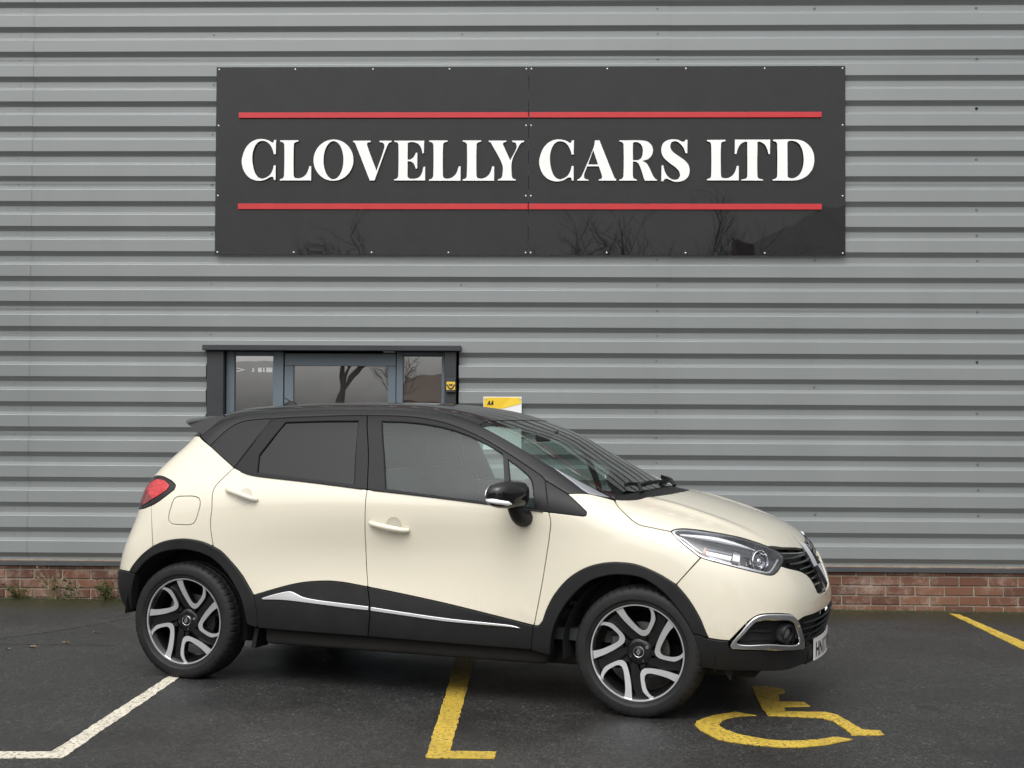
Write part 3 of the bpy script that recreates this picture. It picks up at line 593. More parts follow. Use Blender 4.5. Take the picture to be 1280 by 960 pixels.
# edges of the body panels, metres in the car frame, near side (mirrored for the far side)
EDGE = {
 'belt_r': [(-2.3415, -0.7759, 1.1764), (-2.2891, -0.7863, 1.157), (-2.2468, -0.7931, 1.1445), (-2.1932, -0.7982, 1.1357), (-2.0974, -0.8033, 1.1277), (-1.8248, -0.8144, 1.1079), (-1.4954, -0.8259, 1.0793)],
 'belt_f': [(-1.4954, -0.8259, 1.0793), (-1.1558, -0.8326, 1.0545), (-0.8185, -0.8365, 1.0258), (-0.4713, -0.8372, 0.9932)],
 'q_bot': [(-2.6509, -0.643, 1.3469), (-2.5391, -0.7098, 1.2924), (-2.4282, -0.7487, 1.2275), (-2.3415, -0.7759, 1.1764)],
 'rdoor_back': [(-2.3415, -0.7759, 1.1764), (-2.4156, -0.8162, 1.092), (-2.4354, -0.8337, 1.0518), (-2.4281, -0.8589, 0.9492), (-2.4308, -0.8668, 0.8658), (-2.4096, -0.8682, 0.7433)],
 'arch_r_door': [(-2.4096, -0.8682, 0.7433), (-2.3628, -0.8653, 0.7203), (-2.3076, -0.8611, 0.6723), (-2.237, -0.8583, 0.6013), (-2.1726, -0.8623, 0.5172), (-2.152, -0.8645, 0.4881)],
 'sill_top_r': [(-2.152, -0.8645, 0.4881), (-1.9651, -0.8513, 0.5457), (-1.8582, -0.8439, 0.5702), (-1.7321, -0.8386, 0.5832), (-1.6319, -0.8372, 0.582), (-1.4778, -0.8387, 0.5649)],
 'bgap': [(-1.4954, -0.8259, 1.0793), (-1.4939, -0.8502, 0.9672), (-1.4981, -0.8341, 0.8077), (-1.4923, -0.827, 0.663), (-1.4778, -0.8387, 0.5649)],
 'sill_top_f': [(-1.4778, -0.8387, 0.5649), (-1.2851, -0.8426, 0.5404), (-1.0012, -0.851, 0.5001), (-0.7613, -0.8591, 0.4602), (-0.5345, -0.8634, 0.4207)],
 'fdoor_front': [(-0.4713, -0.8372, 0.9932), (-0.4593, -0.8417, 0.9445), (-0.4632, -0.8432, 0.8839), (-0.4783, -0.8451, 0.7724), (-0.5052, -0.8538, 0.5904), (-0.5345, -0.8634, 0.4207)],
 'sail_bot': [(-0.4713, -0.8372, 0.9932), (-0.3629, -0.8369, 0.9842), (-0.2917, -0.8353, 0.9789)],
 'sail_tip': [(-0.2917, -0.8353, 0.9789), (-0.2745, -0.8328, 0.9845), (-0.2749, -0.8274, 1.001)],
 'sail_up': [(-0.2749, -0.8274, 1.001), (-0.3283, -0.8133, 1.044), (-0.3881, -0.7925, 1.0885)],
 'fender_top': [(-0.3881, -0.7925, 1.0885), (-0.3394, -0.7783, 1.0909), (-0.287, -0.7553, 1.0896), (-0.2271, -0.7288, 1.0771), (-0.1616, -0.6993, 1.0589)],
 'hood_shut': [(-0.1616, -0.6993, 1.0589), (-0.135, -0.7446, 1.0341), (-0.0858, -0.7834, 0.9974), (-0.0379, -0.8075, 0.9631), (0.0011, -0.8154, 0.9443), (0.057, -0.8136, 0.9339), (0.1568, -0.8042, 0.9172)],
 'lamp_top': [(0.1568, -0.8042, 0.9172), (0.1886, -0.7769, 0.9299), (0.2516, -0.7436, 0.9275), (0.3425, -0.6994, 0.9138), (0.45, -0.6354, 0.891), (0.5218, -0.5914, 0.8677), (0.5871, -0.5342, 0.839)],
 'lamp_back': [(0.1568, -0.8042, 0.9172), (0.1994, -0.8225, 0.8782), (0.2616, -0.8325, 0.8327), (0.3118, -0.8353, 0.7989)],
 'lamp_bot': [(0.3118, -0.8353, 0.7989), (0.3921, -0.8234, 0.7773), (0.5083, -0.7868, 0.747), (0.5955, -0.7296, 0.7221)],
 'lamp_corner': [(0.5955, -0.7296, 0.7221), (0.6325, -0.6881, 0.7138), (0.6514, -0.6437, 0.7267), (0.6602, -0.5882, 0.7496)],
 'lamp_front': [(0.6602, -0.5882, 0.7496), (0.6619, -0.5184, 0.7729), (0.6532, -0.4738, 0.7925), (0.6285, -0.4891, 0.8137), (0.5871, -0.5342, 0.839)],
 'bump_seam': [(0.3118, -0.8353, 0.7989), (0.257, -0.8551, 0.7345), (0.1974, -0.8651, 0.6642)],
 'arch_f_tail': [(-0.5345, -0.8634, 0.4207), (-0.5087, -0.8639, 0.4223), (-0.4873, -0.8644, 0.4478)],
 'arch_f_fender': [(-0.4873, -0.8644, 0.4478), (-0.4633, -0.8609, 0.517), (-0.422, -0.8584, 0.5913), (-0.3505, -0.8587, 0.6699), (-0.2644, -0.8611, 0.7233), (-0.1783, -0.8632, 0.7498), (-0.0957, -0.8643, 0.7584), (0.0025, -0.865, 0.7503), (0.1111, -0.8657, 0.7107), (0.1974, -0.8651, 0.6642)],
 'arch_f_bump': [(0.1974, -0.8651, 0.6642), (0.2571, -0.865, 0.5974), (0.3104, -0.8626, 0.5142), (0.3393, -0.8595, 0.4479), (0.3551, -0.8562, 0.4129)],
 'bump_black': [(0.3551, -0.8562, 0.4129), (0.4016, -0.8483, 0.4067), (0.4556, -0.8355, 0.4036)],
 'fog_up': [(0.4556, -0.8355, 0.4036), (0.502, -0.8249, 0.4551), (0.5506, -0.8048, 0.5072), (0.5901, -0.7809, 0.5299), (0.6449, -0.7348, 0.5329), (0.7058, -0.6546, 0.5235), (0.7285, -0.6115, 0.5079), (0.7414, -0.5803, 0.479)],
 'lg_top': [(0.7414, -0.5803, 0.479), (0.7628, -0.511, 0.4925), (0.7883, -0.3811, 0.4916), (0.8057, -0.2094, 0.4895), (0.8118, -0, 0.4842), (0.8118, 0, 0.485)],
 'grille_bot': [(0.6602, -0.5882, 0.7496), (0.6921, -0.5136, 0.7316), (0.7268, -0.3878, 0.7072), (0.7485, -0.3106, 0.6817), (0.7666, -0.2688, 0.6505), (0.7823, -0.2473, 0.6137), (0.792, -0.2285, 0.5853), (0.8006, -0.13, 0.57), (0.8036, 0, 0.566)],
 'hood_front': [(0.5871, -0.5342, 0.839), (0.6429, -0.3512, 0.8196), (0.6808, -0.1105, 0.7977), (0.693, 0, 0.7858)],
 'hood_rear': [(-0.1616, -0.6993, 1.0589), (-0.1216, -0.6536, 1.0544), (-0.0732, -0.5659, 1.0563), (-0.0361, -0.4486, 1.0648), (0.0108, -0.2314, 1.07), (0.028, 0, 1.0719)],
 'rail_top_r': [(-2.5347, -0.5612, 1.4623), (-2.3343, -0.5648, 1.4879), (-2.1515, -0.5451, 1.5069), (-1.9759, -0.5393, 1.5164), (-1.7107, -0.5184, 1.5257), (-1.4872, -0.5231, 1.5227), (-1.288, -0.537, 1.5077), (-1.1388, -0.5532, 1.4844), (-0.9489, -0.5906, 1.4292)],
 'rail_top_f': [(-0.9489, -0.5906, 1.4292), (-0.6996, -0.6491, 1.3165), (-0.5225, -0.6804, 1.2266), (-0.3575, -0.6932, 1.1475), (-0.1882, -0.7024, 1.0688), (-0.1616, -0.6993, 1.0589)],
 'c_gap': [(-2.6509, -0.643, 1.3469), (-2.5814, -0.6197, 1.4051), (-2.5347, -0.5612, 1.4623)],
 'q_top': [(-2.5391, -0.7098, 1.2924), (-2.459, -0.6596, 1.3861), (-2.3858, -0.6306, 1.4301), (-2.3003, -0.6219, 1.4442), (-2.1927, -0.6183, 1.4525)],
 'q_botA': [(-2.6509, -0.643, 1.3469), (-2.5926, -0.6841, 1.3207), (-2.5391, -0.7098, 1.2924)],
 'q_botB': [(-2.5391, -0.7098, 1.2924), (-2.4282, -0.7487, 1.2275), (-2.3415, -0.7759, 1.1764)],
 'cp_gap': [(-2.1927, -0.6183, 1.4525), (-2.2622, -0.7059, 1.3171), (-2.3415, -0.7759, 1.1764)],
 'door_top_r': [(-2.1927, -0.6183, 1.4525), (-2.0616, -0.6139, 1.4614), (-1.9369, -0.6113, 1.4662), (-1.7665, -0.6037, 1.4736), (-1.6095, -0.5984, 1.4768)],
 'door_top_f': [(-1.6095, -0.5984, 1.4768), (-1.4048, -0.5963, 1.4743), (-1.2598, -0.6009, 1.4626), (-1.1117, -0.6174, 1.4339), (-0.924, -0.6534, 1.3701), (-0.7377, -0.6975, 1.2811), (-0.5402, -0.7489, 1.1751)],
 'door_nose': [(-0.5402, -0.7489, 1.1751), (-0.5162, -0.763, 1.1524)],
 'nose_sail': [(-0.5162, -0.763, 1.1524), (-0.4507, -0.7781, 1.1199), (-0.3881, -0.7925, 1.0885)],
 'door_edge_f': [(-0.5162, -0.763, 1.1524), (-0.4906, -0.8127, 1.0736), (-0.4713, -0.8372, 0.9932)],
 'bpillar': [(-1.6095, -0.5984, 1.4768), (-1.5401, -0.7267, 1.2768), (-1.4954, -0.8259, 1.0793)],
 'rglass_top': [(-2.0997, -0.6362, 1.4345), (-1.8761, -0.6312, 1.4431), (-1.6504, -0.6259, 1.4472)],
 'rglass_f': [(-1.6504, -0.6259, 1.4472), (-1.6105, -0.7393, 1.2541), (-1.5787, -0.8131, 1.1081)],
 'rglass_bot': [(-1.5787, -0.8131, 1.1081), (-1.8306, -0.8041, 1.1281), (-2.0324, -0.7953, 1.1447), (-2.188, -0.7876, 1.1576)],
 'rglass_b': [(-2.188, -0.7876, 1.1576), (-2.2048, -0.7425, 1.2482)],
 'rglass_b2': [(-2.2048, -0.7425, 1.2482), (-2.1519, -0.6946, 1.341), (-2.0997, -0.6362, 1.4345)],
 'fglass_top': [(-1.5084, -0.6254, 1.4452), (-1.392, -0.6238, 1.4438), (-1.2481, -0.6271, 1.4332), (-1.1024, -0.6394, 1.4078), (-0.9795, -0.6574, 1.3724), (-0.8557, -0.6825, 1.322), (-0.7747, -0.7023, 1.2818)],
 'fglass_f': [(-0.7747, -0.7023, 1.2818), (-0.7367, -0.779, 1.1516), (-0.7083, -0.8337, 1.0298)],
 'fglass_bot': [(-0.7083, -0.8337, 1.0298), (-0.8198, -0.8331, 1.0387), (-1.1122, -0.8283, 1.0648), (-1.3915, -0.8205, 1.0895)],
 'fglass_b': [(-1.3915, -0.8205, 1.0895), (-1.4432, -0.7357, 1.2572), (-1.5084, -0.6254, 1.4452)],
 'fq_top': [(-0.7357, -0.7195, 1.2516), (-0.669, -0.7394, 1.2127), (-0.6138, -0.7583, 1.1766)],
 'fq_f': [(-0.6138, -0.7583, 1.1766), (-0.5859, -0.775, 1.147), (-0.5682, -0.8006, 1.1035), (-0.5496, -0.8343, 1.016)],
 'fq_bot': [(-0.5496, -0.8343, 1.016), (-0.621, -0.8342, 1.0219), (-0.675, -0.8339, 1.0272)],
 'fq_b': [(-0.675, -0.8339, 1.0272), (-0.7007, -0.7843, 1.1403), (-0.7357, -0.7195, 1.2516)],
 'sail_f': [(-0.5059, -0.768, 1.1438), (-0.4492, -0.7827, 1.1141), (-0.3914, -0.7956, 1.0853)],
 'arch_f_in': [(0.2832, -0.8641, 0.4339), (0.2577, -0.8666, 0.4826), (0.201, -0.869, 0.5572), (0.1288, -0.8701, 0.6309), (0.0323, -0.8696, 0.687), (-0.0695, -0.8693, 0.7005), (-0.1643, -0.8681, 0.6891), (-0.2455, -0.8663, 0.6571), (-0.3314, -0.8647, 0.582), (-0.398, -0.8657, 0.4873), (-0.4362, -0.8641, 0.3906), (-0.4526, -0.8423, 0.274)],
 'arch_f_low': [(-0.4526, -0.8423, 0.274), (-0.5498, -0.8494, 0.2967)],
 'arch_f_gap': [(-0.5498, -0.8494, 0.2967), (-0.5345, -0.8634, 0.4207)],
 'arch_f_end': [(0.3551, -0.8562, 0.4129), (0.318, -0.8609, 0.4256), (0.2832, -0.8641, 0.4339)],
 'arch_r_out': [(-2.9672, -0.8454, 0.5746), (-2.922, -0.8567, 0.6292), (-2.8507, -0.8673, 0.6922), (-2.7612, -0.8726, 0.7443), (-2.6665, -0.8738, 0.7705), (-2.5787, -0.8734, 0.7775), (-2.4785, -0.8711, 0.7658), (-2.4096, -0.8682, 0.7433)],
 'arch_r_low': [(-2.152, -0.8645, 0.4881), (-2.1301, -0.8663, 0.3983), (-2.1288, -0.856, 0.3189), (-2.1872, -0.8586, 0.3288)],
 'arch_r_in': [(-2.1872, -0.8586, 0.3288), (-2.2178, -0.8682, 0.4502), (-2.2741, -0.864, 0.545), (-2.3472, -0.8642, 0.6291), (-2.4268, -0.8689, 0.6862), (-2.5281, -0.8737, 0.7149), (-2.6318, -0.8757, 0.7187), (-2.7589, -0.8748, 0.6892), (-2.8484, -0.8694, 0.6355), (-2.9131, -0.8599, 0.5687)],
 'arch_r_tip': [(-2.9131, -0.8599, 0.5687), (-2.9672, -0.8454, 0.5746)],
 'sill_gap': [(-1.4778, -0.8387, 0.5649), (-1.4527, -0.8576, 0.4486), (-1.4629, -0.8514, 0.3056)],
 'sill_bot_r': [(-1.4629, -0.8514, 0.3056), (-1.797, -0.852, 0.3064), (-2.1275, -0.8539, 0.31)],
 'sill_back': [(-2.1275, -0.8539, 0.31), (-2.1301, -0.8663, 0.3983), (-2.152, -0.8645, 0.4881)],
 'sill_bot_f': [(-0.5498, -0.8494, 0.2967), (-1.0075, -0.85, 0.2995), (-1.4629, -0.8514, 0.3056)],
 'chr_r': [(-2.095, -0.8642, 0.4764), (-2.0284, -0.8601, 0.4976), (-1.941, -0.8545, 0.5189), (-1.9144, -0.8541, 0.5167), (-1.8507, -0.8563, 0.4937), (-1.7554, -0.8565, 0.4817), (-1.6214, -0.856, 0.4737), (-1.463, -0.856, 0.4647)],
 'chr_r2': [(-1.4602, -0.8559, 0.4648), (-1.4581, -0.858, 0.4441)],
 'chr_r3': [(-1.4581, -0.858, 0.4441), (-1.6038, -0.8585, 0.4512), (-1.7536, -0.8594, 0.46), (-1.9586, -0.8617, 0.4713), (-2.0896, -0.8648, 0.468)],
 'chr_r4': [(-2.0896, -0.8648, 0.468), (-2.0977, -0.8646, 0.4719), (-2.095, -0.8642, 0.4764)],
 'chr_f': [(-1.4475, -0.8561, 0.463), (-1.2317, -0.8574, 0.4452), (-0.9974, -0.8591, 0.4292), (-0.8264, -0.8602, 0.423), (-0.6743, -0.8615, 0.4176), (-0.6295, -0.8619, 0.4123), (-0.6036, -0.862, 0.4042)],
 'chr_f2': [(-0.6036, -0.862, 0.4042), (-0.683, -0.8613, 0.4073), (-0.9971, -0.8595, 0.4128), (-1.2311, -0.8585, 0.4279), (-1.445, -0.858, 0.4432)],
 'chr_f3': [(-1.445, -0.858, 0.4432), (-1.4475, -0.8561, 0.463)],
 'val_under': [(0.4556, -0.8355, 0.4036), (0.4529, -0.8317, 0.374), (0.4763, -0.8218, 0.3625), (0.5993, -0.7511, 0.3549), (0.7016, -0.6014, 0.3397), (0.7464, -0.4239, 0.322), (0.751, -0.4, 0.325), (0.7786, 0, 0.33)],
 'val_arch': [(0.2832, -0.8641, 0.4339), (0.2974, -0.8561, 0.3539), (0.309, -0.8271, 0.265)],
 'val_bot': [(0.309, -0.8271, 0.265), (0.4122, -0.8032, 0.2529), (0.5507, -0.7504, 0.2509), (0.6739, -0.6118, 0.2378), (0.7278, -0.4472, 0.2383), (0.7437, -0.34, 0.235), (0.7583, 0, 0.225)],
 'fog_out': [(0.4539, -0.8329, 0.382), (0.4666, -0.8321, 0.4019), (0.502, -0.8244, 0.4454), (0.5506, -0.8048, 0.5061), (0.5901, -0.7809, 0.5284), (0.645, -0.7349, 0.531), (0.7059, -0.6547, 0.5219), (0.7285, -0.6116, 0.5059), (0.7428, -0.5762, 0.4746), (0.751, -0.5387, 0.4326), (0.7519, -0.4459, 0.3597), (0.747, -0.4283, 0.3284), (0.7354, -0.4853, 0.3282), (0.5995, -0.7518, 0.3574), (0.4855, -0.8188, 0.3638), (0.4582, -0.829, 0.3682)],
 'fog_in': [(0.492, -0.8225, 0.3941), (0.5308, -0.813, 0.4475), (0.5729, -0.793, 0.4935), (0.5979, -0.7768, 0.5013), (0.6452, -0.7367, 0.4996), (0.7061, -0.6565, 0.491), (0.7227, -0.6247, 0.478), (0.7309, -0.6014, 0.4459), (0.7343, -0.5316, 0.3676), (0.6262, -0.7381, 0.3872)],
 'lg_side': [(0.7414, -0.5803, 0.479), (0.751, -0.5387, 0.4326), (0.7519, -0.4459, 0.3597), (0.7464, -0.4239, 0.322)],
 'val_mid': [(0.7464, -0.4239, 0.322), (0.751, -0.4, 0.325), (0.7786, 0, 0.33)],
 'rb_seam': [(-2.8435, -0.8297, 0.9523), (-2.8187, -0.856, 0.8467), (-2.7978, -0.8711, 0.7275)],
 'arch_r_outA': [(-2.9672, -0.8454, 0.5746), (-2.922, -0.8567, 0.6292), (-2.8507, -0.8673, 0.6922), (-2.7978, -0.8711, 0.7275)],
 'arch_r_outB': [(-2.7978, -0.8711, 0.7275), (-2.7293, -0.8734, 0.7555), (-2.6561, -0.8738, 0.7718), (-2.5787, -0.8734, 0.7775), (-2.4785, -0.8711, 0.7658), (-2.4096, -0.8682, 0.7433)],
 'rb_line': [(-2.9672, -0.8454, 0.5746), (-3.0211, -0.8212, 0.5769), (-3.1721, -0.62, 0.565), (-3.2319, -0.3, 0.55), (-3.2425, 0, 0.55)],
 'rb_top': [(-2.8435, -0.8297, 0.9523), (-2.8805, -0.8184, 0.9406), (-2.9117, -0.8041, 0.9325), (-3.057, -0.62, 0.9), (-3.1278, -0.5, 0.8), (-3.1673, -0.25, 0.78), (-3.1743, 0, 0.78)],
 'rb_arch': [(-2.9131, -0.8599, 0.5687), (-2.9428, -0.8499, 0.4715), (-2.9533, -0.8375, 0.4063), (-2.9629, -0.8113, 0.3437)],
 'rb_bot': [(-2.9629, -0.8113, 0.3437), (-3.0049, -0.798, 0.3669), (-3.1244, -0.6, 0.35), (-3.1541, -0.3, 0.32), (-3.1647, 0, 0.32)],
 'rb_tip': [(-2.9672, -0.8454, 0.5746), (-2.9131, -0.8599, 0.5687)],
 'lampr_low': [(-2.8435, -0.8297, 0.9523), (-2.806, -0.8361, 0.9683), (-2.7353, -0.8346, 1.0153), (-2.6961, -0.8269, 1.0452)],
 'lampr_nose': [(-2.6961, -0.8269, 1.0452), (-2.6931, -0.8161, 1.0691), (-2.7355, -0.7965, 1.0956)],
 'lampr_top': [(-2.7355, -0.7965, 1.0956), (-2.8098, -0.7654, 1.1144), (-2.8698, -0.7322, 1.1173), (-2.9747, -0.62, 1.1)],
 'lampr_rear': [(-2.9747, -0.62, 1.1), (-3.0364, -0.6, 1), (-3.057, -0.62, 0.9)],
 'lampr_under': [(-3.057, -0.62, 0.9), (-2.9117, -0.8041, 0.9325), (-2.8805, -0.8184, 0.9406), (-2.8435, -0.8297, 0.9523)],
 'q_rear': [(-2.9747, -0.62, 1.1), (-2.8823, -0.6, 1.2), (-2.7954, -0.575, 1.28)],
 'q_rear2': [(-2.7954, -0.575, 1.28), (-2.7437, -0.555, 1.34), (-2.6509, -0.643, 1.3469)],
 'red_up': [(-2.9296, -0.738, 1.0523), (-2.904, -0.7405, 1.0783), (-2.8541, -0.7588, 1.0967), (-2.7883, -0.7849, 1.0957)],
 'red_r': [(-2.7883, -0.7849, 1.0957), (-2.7349, -0.8117, 1.0678), (-2.7437, -0.8225, 1.0428)],
 'red_lo': [(-2.7437, -0.8225, 1.0428), (-2.7856, -0.8265, 1.0153), (-2.8359, -0.8223, 0.9892)],
 'red_l': [(-2.8359, -0.8223, 0.9892), (-2.8883, -0.7894, 1.0169), (-2.9296, -0.738, 1.0523)],
 'dred_lo': [(-2.8359, -0.8223, 0.9892), (-2.8792, -0.813, 0.9639), (-2.9267, -0.7906, 0.9458)],
 'dred_l': [(-2.9267, -0.7906, 0.9458), (-2.9448, -0.7533, 1.0045), (-2.9296, -0.738, 1.0523)],
 'flap': [(-2.6642, -0.8426, 1.0079), (-2.6065, -0.8433, 1.0132), (-2.5538, -0.8446, 1.0138), (-2.5174, -0.8487, 1.0013), (-2.5065, -0.8546, 0.9731), (-2.513, -0.8614, 0.9289), (-2.524, -0.8659, 0.8898), (-2.5393, -0.8681, 0.8664), (-2.567, -0.869, 0.8566), (-2.6189, -0.8688, 0.8556), (-2.6716, -0.8679, 0.8572), (-2.6966, -0.8658, 0.8696), (-2.7041, -0.8623, 0.8959), (-2.695, -0.8542, 0.9494), (-2.6827, -0.846, 0.9918)],
 'val_underA': [(0.4556, -0.8355, 0.4036), (0.4529, -0.8317, 0.374), (0.4763, -0.8218, 0.3625), (0.5993, -0.7511, 0.3549), (0.7016, -0.6014, 0.3397), (0.7464, -0.4239, 0.322)],
 'fog_shelf': [(0.5273, -0.8149, 0.4541), (0.5943, -0.7781, 0.4523), (0.6548, -0.7242, 0.4474), (0.6497, -0.7282, 0.4368), (0.5837, -0.7842, 0.4413), (0.5182, -0.818, 0.4436)],
 'lamp_inner': [(0.1723, -0.8017, 0.9149), (0.1996, -0.7806, 0.9238), (0.2536, -0.7529, 0.9223), (0.3448, -0.7103, 0.9092), (0.4524, -0.6481, 0.8865), (0.5243, -0.6051, 0.8629), (0.587, -0.5527, 0.8349), (0.6293, -0.5064, 0.8096), (0.6514, -0.5076, 0.7875), (0.6528, -0.5663, 0.769), (0.6456, -0.6441, 0.7367), (0.6315, -0.6818, 0.7241), (0.5965, -0.7241, 0.7298), (0.5094, -0.7827, 0.7548), (0.3953, -0.8196, 0.7848), (0.3189, -0.8312, 0.8066), (0.2628, -0.829, 0.8403), (0.2089, -0.8203, 0.8784)],
 'lg_strip': [(0.1992, -0.796, 0.9115), (0.2479, -0.7809, 0.9072), (0.3509, -0.7396, 0.8943), (0.4424, -0.6998, 0.8735), (0.5255, -0.6561, 0.8465), (0.5608, -0.6319, 0.8318)],
 'lamp_line': [(0.1862, -0.8094, 0.9018), (0.2269, -0.8118, 0.8844), (0.2771, -0.822, 0.8481), (0.3372, -0.8246, 0.8123), (0.4059, -0.8142, 0.7895), (0.509, -0.7801, 0.7607), (0.5926, -0.7246, 0.7359), (0.6252, -0.6862, 0.7305), (0.6391, -0.6405, 0.7497), (0.6459, -0.5481, 0.7829)],
 'lamp_axis': [(0.3285, -0.8211, 0.8248), (0.4555, -0.787, 0.8001), (0.4881, -0.773, 0.7932), (0.583, -0.6917, 0.7834)],
 'bez_a': [(0.2815, -0.8238, 0.8426), (0.3495, -0.8269, 0.799), (0.425, -0.8116, 0.7796), (0.5164, -0.7781, 0.7554), (0.586, -0.7313, 0.7366)],
 'bez_b': [(0.586, -0.7313, 0.7366), (0.5353, -0.7538, 0.7734), (0.461, -0.7953, 0.7817), (0.3673, -0.8178, 0.8087), (0.2815, -0.8238, 0.8426)],
 'bez_c': [(0.4932, -0.7378, 0.8246), (0.5404, -0.6951, 0.819), (0.5622, -0.685, 0.8073)],
 'bez_d': [(0.5622, -0.685, 0.8073), (0.5422, -0.7482, 0.7731), (0.5003, -0.7759, 0.7777), (0.4932, -0.7378, 0.8246)],
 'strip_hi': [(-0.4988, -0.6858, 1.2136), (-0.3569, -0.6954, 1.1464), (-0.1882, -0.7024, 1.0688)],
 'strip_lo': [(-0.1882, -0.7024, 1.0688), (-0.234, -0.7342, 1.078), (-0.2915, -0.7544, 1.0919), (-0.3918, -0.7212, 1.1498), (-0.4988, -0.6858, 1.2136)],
 'tge_a': [(-2.7954, -0.575, 1.28), (-2.7437, -0.555, 1.34), (-2.6509, -0.643, 1.3469)],
 'tge_b': [(-2.6509, -0.643, 1.3469), (-2.6608, -0.6195, 1.365), (-2.7211, -0.5, 1.39), (-2.7435, -0.46, 1.38), (-2.8018, -0.5, 1.3), (-2.7954, -0.575, 1.28)],
}
# ---------------------------------------------------------------- car materials
t = NT('cream_paint'); t.bsdf((.67, .625, .505), .38, spec=.5, coat=1., coatr=.02); c = t.coord()
fl = t.noise(900, 2, .5, c); t.link(t.ramp(fl, [(.3, (.655, .61, .49)), (.7, (.685, .64, .52))]), t.b.inputs['Base Color'])
gp = t.node('SeparateXYZ'); t.link(c, gp.inputs[0]); low = t.ramp(gp.outputs['Z'], [(.36, 1.), (.62, 0.)]); spl = t.ramp(t.noise(26, 6, .75, t.mapping(c, (1, 1, .7))), [(.46, 0.), (.72, 1.)])
t.link(t.mix(t.math('MULTIPLY', t.math('MULTIPLY', low, spl), .30), t.b.inputs['Base Color'].links[0].from_socket, (.30, .27, .21)), t.b.inputs['Base Color'])
film = t.ramp(t.noise(3.5, 5, .65, c), [(.35, .0), (.8, .04)]); t.link(film, t.b.inputs['Coat Roughness']); M['cream_paint'] = t.m
simple('gloss_black', (.006, .006, .0068), .2, spec=.25, coat=.45, coatr=.01, vary=.1)
t = NT('black_plastic'); t.bsdf((.012, .0125, .0135), .5, spec=.25); c = t.coord(); n = t.noise(7, 5, .65, c)
t.link(t.ramp(n, [(.3, (.009, .0093, .0105)), (.8, (.016, .016, .0165))]), t.b.inputs['Base Color']); t.link(t.ramp(n, [(.2, .42), (.8, .60)]), t.b.inputs['Roughness']); t.bump(t.noise(700, 2, .5, c), .12, .001); M['black_plastic'] = t.m
simple('frame_black', (.007, .007, .0085), .40, spec=.25, vary=.12)
simple('void_black', (.006, .006, .006), .9); simple('liner', (.014, .013, .012), .95, vary=.4, vscale=8, grain=.4, gscale=90)
simple('chrome', (.80, .81, .82), .07, metal=1.); simple('bright_trim', (.88, .89, .90), .24, metal=.7, coat=.3); simple('dark_chrome', (.24, .245, .26), .16, metal=1.); simple('sky_sheen_grey', (.42, .43, .46), .28, metal=.7)
simple('machined', (.84, .85, .87), .38, metal=.95, vary=.03, vscale=20); simple('rim_black', (.006, .006, .0065), .25, spec=.35, coat=.25)
t = NT('rubber'); t.bsdf((.010, .010, .0105), .62, spec=.35); c = t.coord(); n = t.noise(14, 5, .7, c)
t.link(t.ramp(n, [(.3, (.007, .007, .0072)), (.8, (.016, .0155, .015))]), t.b.inputs['Base Color']); t.link(t.ramp(n, [(.2, .5), (.8, .75)]), t.b.inputs['Roughness']); t.bump(t.noise(160, 3, .6, c), .15, .002); M['rubber'] = t.m
simple('brake_metal', (.16, .155, .15), .5, metal=.8, vary=.3)
thin_glass('clear_glass', (.70, .82, .78), boost=.9, veil=((.24, .33, .30), .06)); thin_glass('screen_glass', (.55, .65, .61), boost=1.0); thin_glass('lamp_lens', (.96, .96, .97), boost=1.1)
t = NT('privacy_glass'); t.bsdf((.003, .0028, .0026), .02, spec=.42); M['privacy_glass'] = t.m
t = NT('tail_red'); t.bsdf((.50, .008, .014), .18, spec=.5, coat=1.); c = t.coord(); n = t.noise(30, 2, .5, t.mapping(c, (1, 1, 4))); t.link(t.ramp(n, [(.3, (.34, .004, .008)), (.7, (.66, .02, .03))]), t.b.inputs['Base Color']); M['tail_red'] = t.m
t = NT('tail_dark_red'); t.bsdf((.10, .004, .006), .15, spec=.5, coat=1.); c = t.coord(); v = t.node('TexVoronoi'); v.inputs['Scale'].default_value = 60; t.link(c, v.inputs['Vector'])
t.link(t.ramp(v.outputs['Distance'], [(.1, (.03, .002, .003)), (.5, (.22, .008, .012))]), t.b.inputs['Base Color']); M['tail_dark_red'] = t.m
simple('lamp_silver', (.62, .63, .66), .16, metal=.9, vary=.08, vscale=40); simple('lamp_grey', (.15, .155, .165), .3, metal=.2); simple('lamp_white', (.92, .93, .95), .3, coat=.3); simple('lamp_amber', (.50, .36, .30), .2); simple('lamp_dark', (.03, .03, .033), .25, coat=.6)
simple('seat_cloth', (.055, .060, .062), .85, grain=.3, gscale=300, vary=.2); simple('cabin_dark', (.050, .054, .055), .7, vary=.2); simple('cabin_pale', (.22, .23, .215), .8, vary=.1)
simple('plate_white', (.74, .74, .72), .35); simple('under_dark', (.012, .011, .010), .9, vary=.4)
